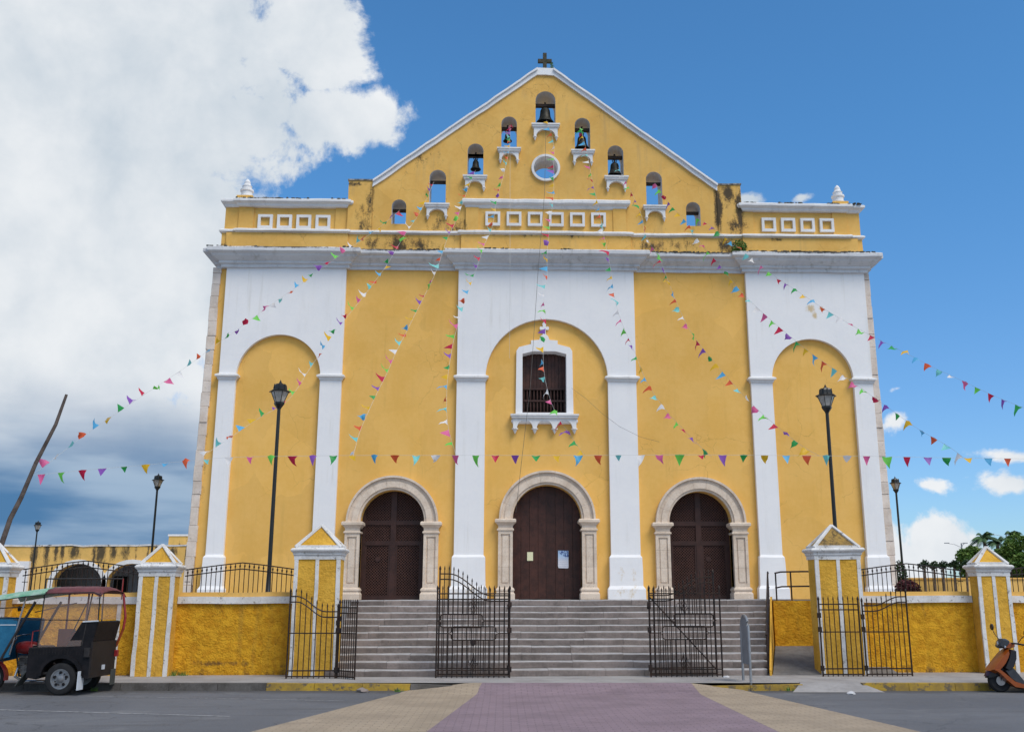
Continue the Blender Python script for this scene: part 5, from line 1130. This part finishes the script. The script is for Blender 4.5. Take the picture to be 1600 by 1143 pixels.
# roof
def roof(x0, x1, m, nm, zf):
    g = MB(); nx, ny = 8, 10; v = []
    for i in range(nx+1):
        x = x0+(x1-x0)*i/nx
        for j in range(ny+1):
            y = -hwid-.10+(2*hwid+.20)*j/ny; e = abs(2*j/ny-1); z = zf(x)+.07*(1-e*e)-(.05 if e > .95 else 0)+random.uniform(-.006,.006); v.append((x, y, z))
    n = len(v); v += [(a, b, c-.012) for a, b, c in v[:n]]
    f = [(i*(ny+1)+j, (i+1)*(ny+1)+j, (i+1)*(ny+1)+j+1, i*(ny+1)+j+1) for i in range(nx) for j in range(ny)]; f += [tuple(n+q for q in reversed(ff)) for ff in f]
    for j in range(ny): f += [(j, j+1, n+j+1, n+j), (nx*(ny+1)+j+1, nx*(ny+1)+j, n+nx*(ny+1)+j, n+nx*(ny+1)+j+1)]
    for i in range(nx): f += [((i+1)*(ny+1), i*(ny+1), n+i*(ny+1), n+(i+1)*(ny+1)), (i*(ny+1)+ny, (i+1)*(ny+1)+ny, n+(i+1)*(ny+1)+ny, n+i*(ny+1)+ny)]
    P_(nm, g.add(v, f), PT[m], smooth=1)
def rz_(x): return 1.83 if -.45 <= x <= .3 else (1.83-.15*((x-.3)/1.15)**1.3 if x > .3 else 1.83-.16*((-.45-x)/.35))
roof(-.60,.42,'tarp','roof_tarp', rz_); roof(.425,1.45,'tarpg','front_tarp', rz_)
P_('roof_rib', MB().tube([(.42,-hwid-.08,1.79),(.42,hwid+.08,1.79)], .012, 5), PT['frame'])
P_('roof_edge', MB().tube([(1.45,hwid+.09,1.62),(.42,hwid+.09,1.77),(-.45,hwid+.09,1.79),(-.60,hwid+.09,1.74)], .011, 5), PT['frame'])
# roof rack
P_('rack_rail', MB().tube([(.93,-hwid+.02,2.05),(-.56,-hwid+.02,2.05)], .014, 5), PT['frame'])
for x in (.93,-.56):
    for y in (-hwid+.02,): P_('rack_leg', MB().tube([(x,y,1.66),(x,y,2.05)], .012, 5), PT['red' if x < 0 else 'frame'])
# blue front cowl, U-shaped around the rider
for y in (hwid+.03, -hwid-.03): P_('cowl_side', MB().plate([(.98,.66),(1.62,.52),(1.62,1.34),(.92,1.32),(.90,1.26)], [], y-.012, y+.012), PT['blue'])
P_('cowl_front', MB().box(1.60,1.63,-hwid-.03,hwid+.03,.50,1.34), PT['blue'])
P_('cowl_stripe', MB().box(.92,1.61,hwid+.043,hwid+.047,1.21,1.225), PT['pale'])
P_('windscreen', MB().add([(1.62,-hwid,1.34),(1.62,hwid,1.34),(1.42,hwid,1.66),(1.42,-hwid,1.66)], [(0,1,2,3)]), film)
P_('front_rail', MB().tube([(.98,hwid+.03,1.31),(1.62,hwid+.03,1.34)], .014, 5), PT['frame']); P_('front_rail', MB().tube([(.80,hwid+.03,1.53),(1.5,hwid+.03,1.50)], .010, 5), PT['frame'])
# motorcycle
wheel(1.55, 0.0, .27, .09, 'front_wheel', .21, alloy=False)
P_('front_fender', MB().plate([(1.55+.31*math.cos(a), .27+.31*math.sin(a)) for a in [PI*.05+PI*1.0*i/10 for i in range(11)]]+[(1.55+.285*math.cos(a), .27+.285*math.sin(a)) for a in [PI*1.05-PI*1.0*i/10 for i in range(11)]], [], -.06, .06), PT['red'])
P_('fork', MB().tube([(1.55,.08,.27),(1.18,.09,.98)], .018, 6).tube([(1.55,-.08,.27),(1.18,-.09,.98)], .018, 6), PT['chrome'])
P_('handlebar', MB().tube([(1.06,.36,1.03),(1.16,.2,1.02),(1.17,0,1.0),(1.16,-.2,1.02),(1.06,-.36,1.03)], .012, 6), PT['chrome'])
P_('fuel_tank', MB().lathe([(0,-.22),(.07,-.20),(.11,-.1),(.12,.05),(.10,.18),(0,.24)], (.90,0,.80), 14, 'x'), PT['red'], smooth=1)
P_('rider_seat', MB().box(.45,.78,-.12,.12,.76,.84), PT['black'], bevel=.03)
P_('headlight', MB().lathe([(0,-.06),(.07,-.04),(.09,.04),(.0,.05)], (1.26,0,.92), 12, 'x'), PT['chrome'], smooth=1)
P_('engine', MB().lathe([(0,-.12),(.10,-.12),(.12,-.08),(.12,.08),(.10,.12),(0,.12)], (.86,.0,.40), 14, 'y').box(.86,1.02,-.07,.07,.42,.66), PT['engine'], smooth=35)
g = MB()
for k in range(6): g.box(.84,1.04,-.09,.09,.47+.03*k,.482+.03*k)
P_('cooling_fin', g, PT['engine'])
P_('exhaust', MB().tube([(1.0,.1,.45),(1.02,.14,.30),(.85,.16,.22),(.45,.18,.22)], .025, 8), PT['chrome'])
P_('down_tube', MB().tube([(1.14,0,.85),(1.02,0,.30),(.7,0,.26),(.3,0,.36)], .022, 6).tube([(1.14,0,.86),(.6,0,.72),(.3,0,.42)], .022, 6), PT['frame'])
P_('mud_flap', MB().add([(.62,hwid-.2,.40),(.62,hwid+.08,.40),(.80,hwid+.06,.16),(.80,hwid-.16,.16),(.64,hwid-.2,.40),(.64,hwid+.08,.40),(.82,hwid+.06,.16),(.82,hwid-.16,.16)], [(0,1,2,3),(4,7,6,5),(0,4,5,1),(1,5,6,2),(2,6,7,3)]), PT['flap'])
P_('white_flap', MB().box(-.385,-.37,hwid-.02,hwid+.20,.10,.42), PT['pale']); P_('rear_flap', MB().box(-.56,-.54,-hwid-.02,-hwid+.16,.12,.40), PT['flap'])
P_('latch', MB().box(-.555,-.53,.0,.09,.42,.50), PT['pale']); P_('bracket', MB().box(-.50,-.40,hwid+.07,hwid+.11,.66,.82), PT['frame'])
P_('tail_lamp', MB().box(-.60,-.535,-hwid-.0,-hwid+.07,.62,.74), PT['red'], bevel=.01)
P_('mirror', MB().lathe([(0,-.01),(.05,-.01),(.05,.01),(0,.01)], (.98,hwid-.12,1.5), 10, 'x').tube([(.86,hwid,1.45),(.98,hwid-.12,1.5)], .008, 5), PT['frame'])

# ------------------------------------------------------------------ scooter
SX = at(1561,1059,-11.5)
SCO = thing('motor_scooter', 'orange and black motor scooter parked facing left at the right edge', 'scooter', (SX.x, -11.5, 0), 0)
def wheel2(x, nm):
    e = bpy.data.objects.new(nm, None); COL.objects.link(e); e.parent = SCO; e.location = (x, 0, .205)
    P_('tyre', MB().lathe([(.135,-.05),(.175,-.058),(.20,-.04),(.207,0),(.20,.04),(.175,.058),(.135,.05),(.135,-.05)], n=28, axis='y'), PT['tyre'], e, smooth=40)
    g = MB(); g.lathe([(.12,-.04),(.137,-.045),(.137,.045),(.12,.04),(.12,-.04)], n=24, axis='y'); g.lathe([(0,-.055),(.035,-.055),(.035,.055),(0,.055)], n=10, axis='y')
    for k in range(5):
        a = 2*PI*k/5; g.tube([(0,-.01,0),(math.cos(a)*.125,-.01,math.sin(a)*.125)], .014, 5)
    P_('rim', g, PT['engine'], e, smooth=35); P_('brake_disc', MB().lathe([(.05,-.062),(.085,-.062),(.085,-.058),(.05,-.058),(.05,-.062)], n=20, axis='y'), PT['chrome'], e)
wheel2(0, 'front_wheel'); wheel2(1.22, 'rear_wheel')
def pan(nm, pts, hw, m, taper=.6, bev=.015):
    # side profile with narrower edges: centre slab plus tapered sides
    g = MB(); cx = sum(p[0] for p in pts)/len(pts); cz = sum(p[1] for p in pts)/len(pts); n = len(pts)
    rings = [(-hw, taper), (-hw*.55, 1), (hw*.55, 1), (hw, taper)]; v = []
    for y, k in rings: v += [(cx+(p[0]-cx)*k, y, cz+(p[1]-cz)*k) for p in pts]
    f = [tuple(range(n)), tuple(range(4*n-1, 3*n-1, -1))]
    for r in range(3):
        for i in range(n): a = r*n+i; b = r*n+(i+1) % n; f.append((a, a+n, b+n, b))
    P_(nm, g.add(v, f), m, SCO, smooth=38)
OR = mat('scooter_orange', (.30,.065,.008), .3, .12, 6, spec=.6); BK = mat('scooter_black', (.018,.018,.022), .35, .2, 6, spec=.5); GY = mat('scooter_grey', (.05,.055,.065), .5, .2, 6)
pan('front_fender', [(-.24,.25),(-.235,.31),(-.16,.36),(-.06,.39),(.04,.36),(.06,.30),(-.03,.30),(-.12,.27)], .075, BK, .85)
pan('nose', [(-.26,.28),(-.22,.36),(-.10,.42),(-.06,.34),(-.14,.28)], .07, mat('scooter_purple_black', (.03,.015,.04), .4), .7)
P_('fork', MB().tube([(0,.05,.21),(.09,.05,.50)], .018, 6).tube([(0,-.05,.21),(.09,-.05,.50)], .018, 6), BK, SCO)
pan('leg_shield', [(-.20,.38),(-.12,.47),(.02,.62),(.12,.72),(.19,.77),(.20,.72),(.16,.62),(.08,.50),(.00,.42),(-.06,.37),(-.10,.33)], .16, OR, .8)
pan('inner_shield', [(.05,.42),(.14,.58),(.20,.76),(.30,.74),(.29,.60),(.22,.44),(.12,.38)], .17, BK, .9)
pan('lower_shield', [(.05,.40),(.22,.44),(.40,.20),(.44,.13),(.30,.14),(.14,.26)], .15, GY, .9)
pan('side_sill', [(-.14,.40),(-.06,.42),(.04,.34),(.20,.20),(.36,.15),(.80,.17),(.80,.11),(.34,.08),(.20,.10),(.04,.24),(-.05,.34)], .18, OR, .97)
pan('floorboard', [(.30,.14),(.80,.16),(.80,.10),(.34,.06)], .17, BK, .95)
pan('headlight_cowl', [(.02,.80),(.04,.88),(.10,.94),(.17,.94),(.24,.90),(.22,.84),(.14,.78),(.06,.77)], .11, GY, .7)
pan('handlebar_cover', [(.11,.77),(.17,.85),(.26,.87),(.33,.85),(.33,.80),(.24,.76)], .10, OR, .75)
P_('headlight', MB().lathe([(0,-.03),(.05,-.02),(.06,.03),(0,.04)], (.05,0,.84), 12, 'x'), PT['chrome'], SCO, smooth=1)
P_('turn_signal', MB().lathe([(0,-.02),(.03,0),(0,.03)], (.12,-.10,.80), 8, 'x'), PT['pale'], SCO)
P_('handlebar', MB().tube([(.36,-.34,.84),(.28,-.2,.86),(.26,0,.86),(.28,.2,.86),(.36,.34,.84)], .016, 8), BK, SCO)
for s, q in ((-1, (.32,-.20,.86)), (1, (.20,.22,.90))):
    e = (.42 if s < 0 else .12, s*.32, 1.02 if s < 0 else 1.12)
    P_('mirror_stem', MB().tube([q, ((q[0]+e[0])/2-.02, (q[1]+e[1])/2, (q[2]+e[2])/2), e], .007, 5), BK, SCO)
    P_('mirror', MB().lathe([(0,-.015),(.055,-.012),(.06,.01),(0,.015)], (e[0], e[1], e[2]+.02), 12, 'x'), BK, SCO)
pan('seat', [(.78,.62),(.82,.72),(1.10,.74),(1.42,.78),(1.48,.72),(1.20,.62)], .14, BK, .85)
pan('rear_body', [(.76,.14),(.80,.60),(1.2,.62),(1.50,.70),(1.42,.52),(1.2,.36),(.95,.22)], .15, OR, .85)
P_('swing_arm', MB().tube([(.8,-.1,.2),(1.22,-.08,.205)], .05, 8), PT['engine'], SCO); P_('kickstand', MB().tube([(.78,-.08,.16),(.86,-.24,.01)], .012, 5), BK, SCO)
bpy.context.view_layer.update()
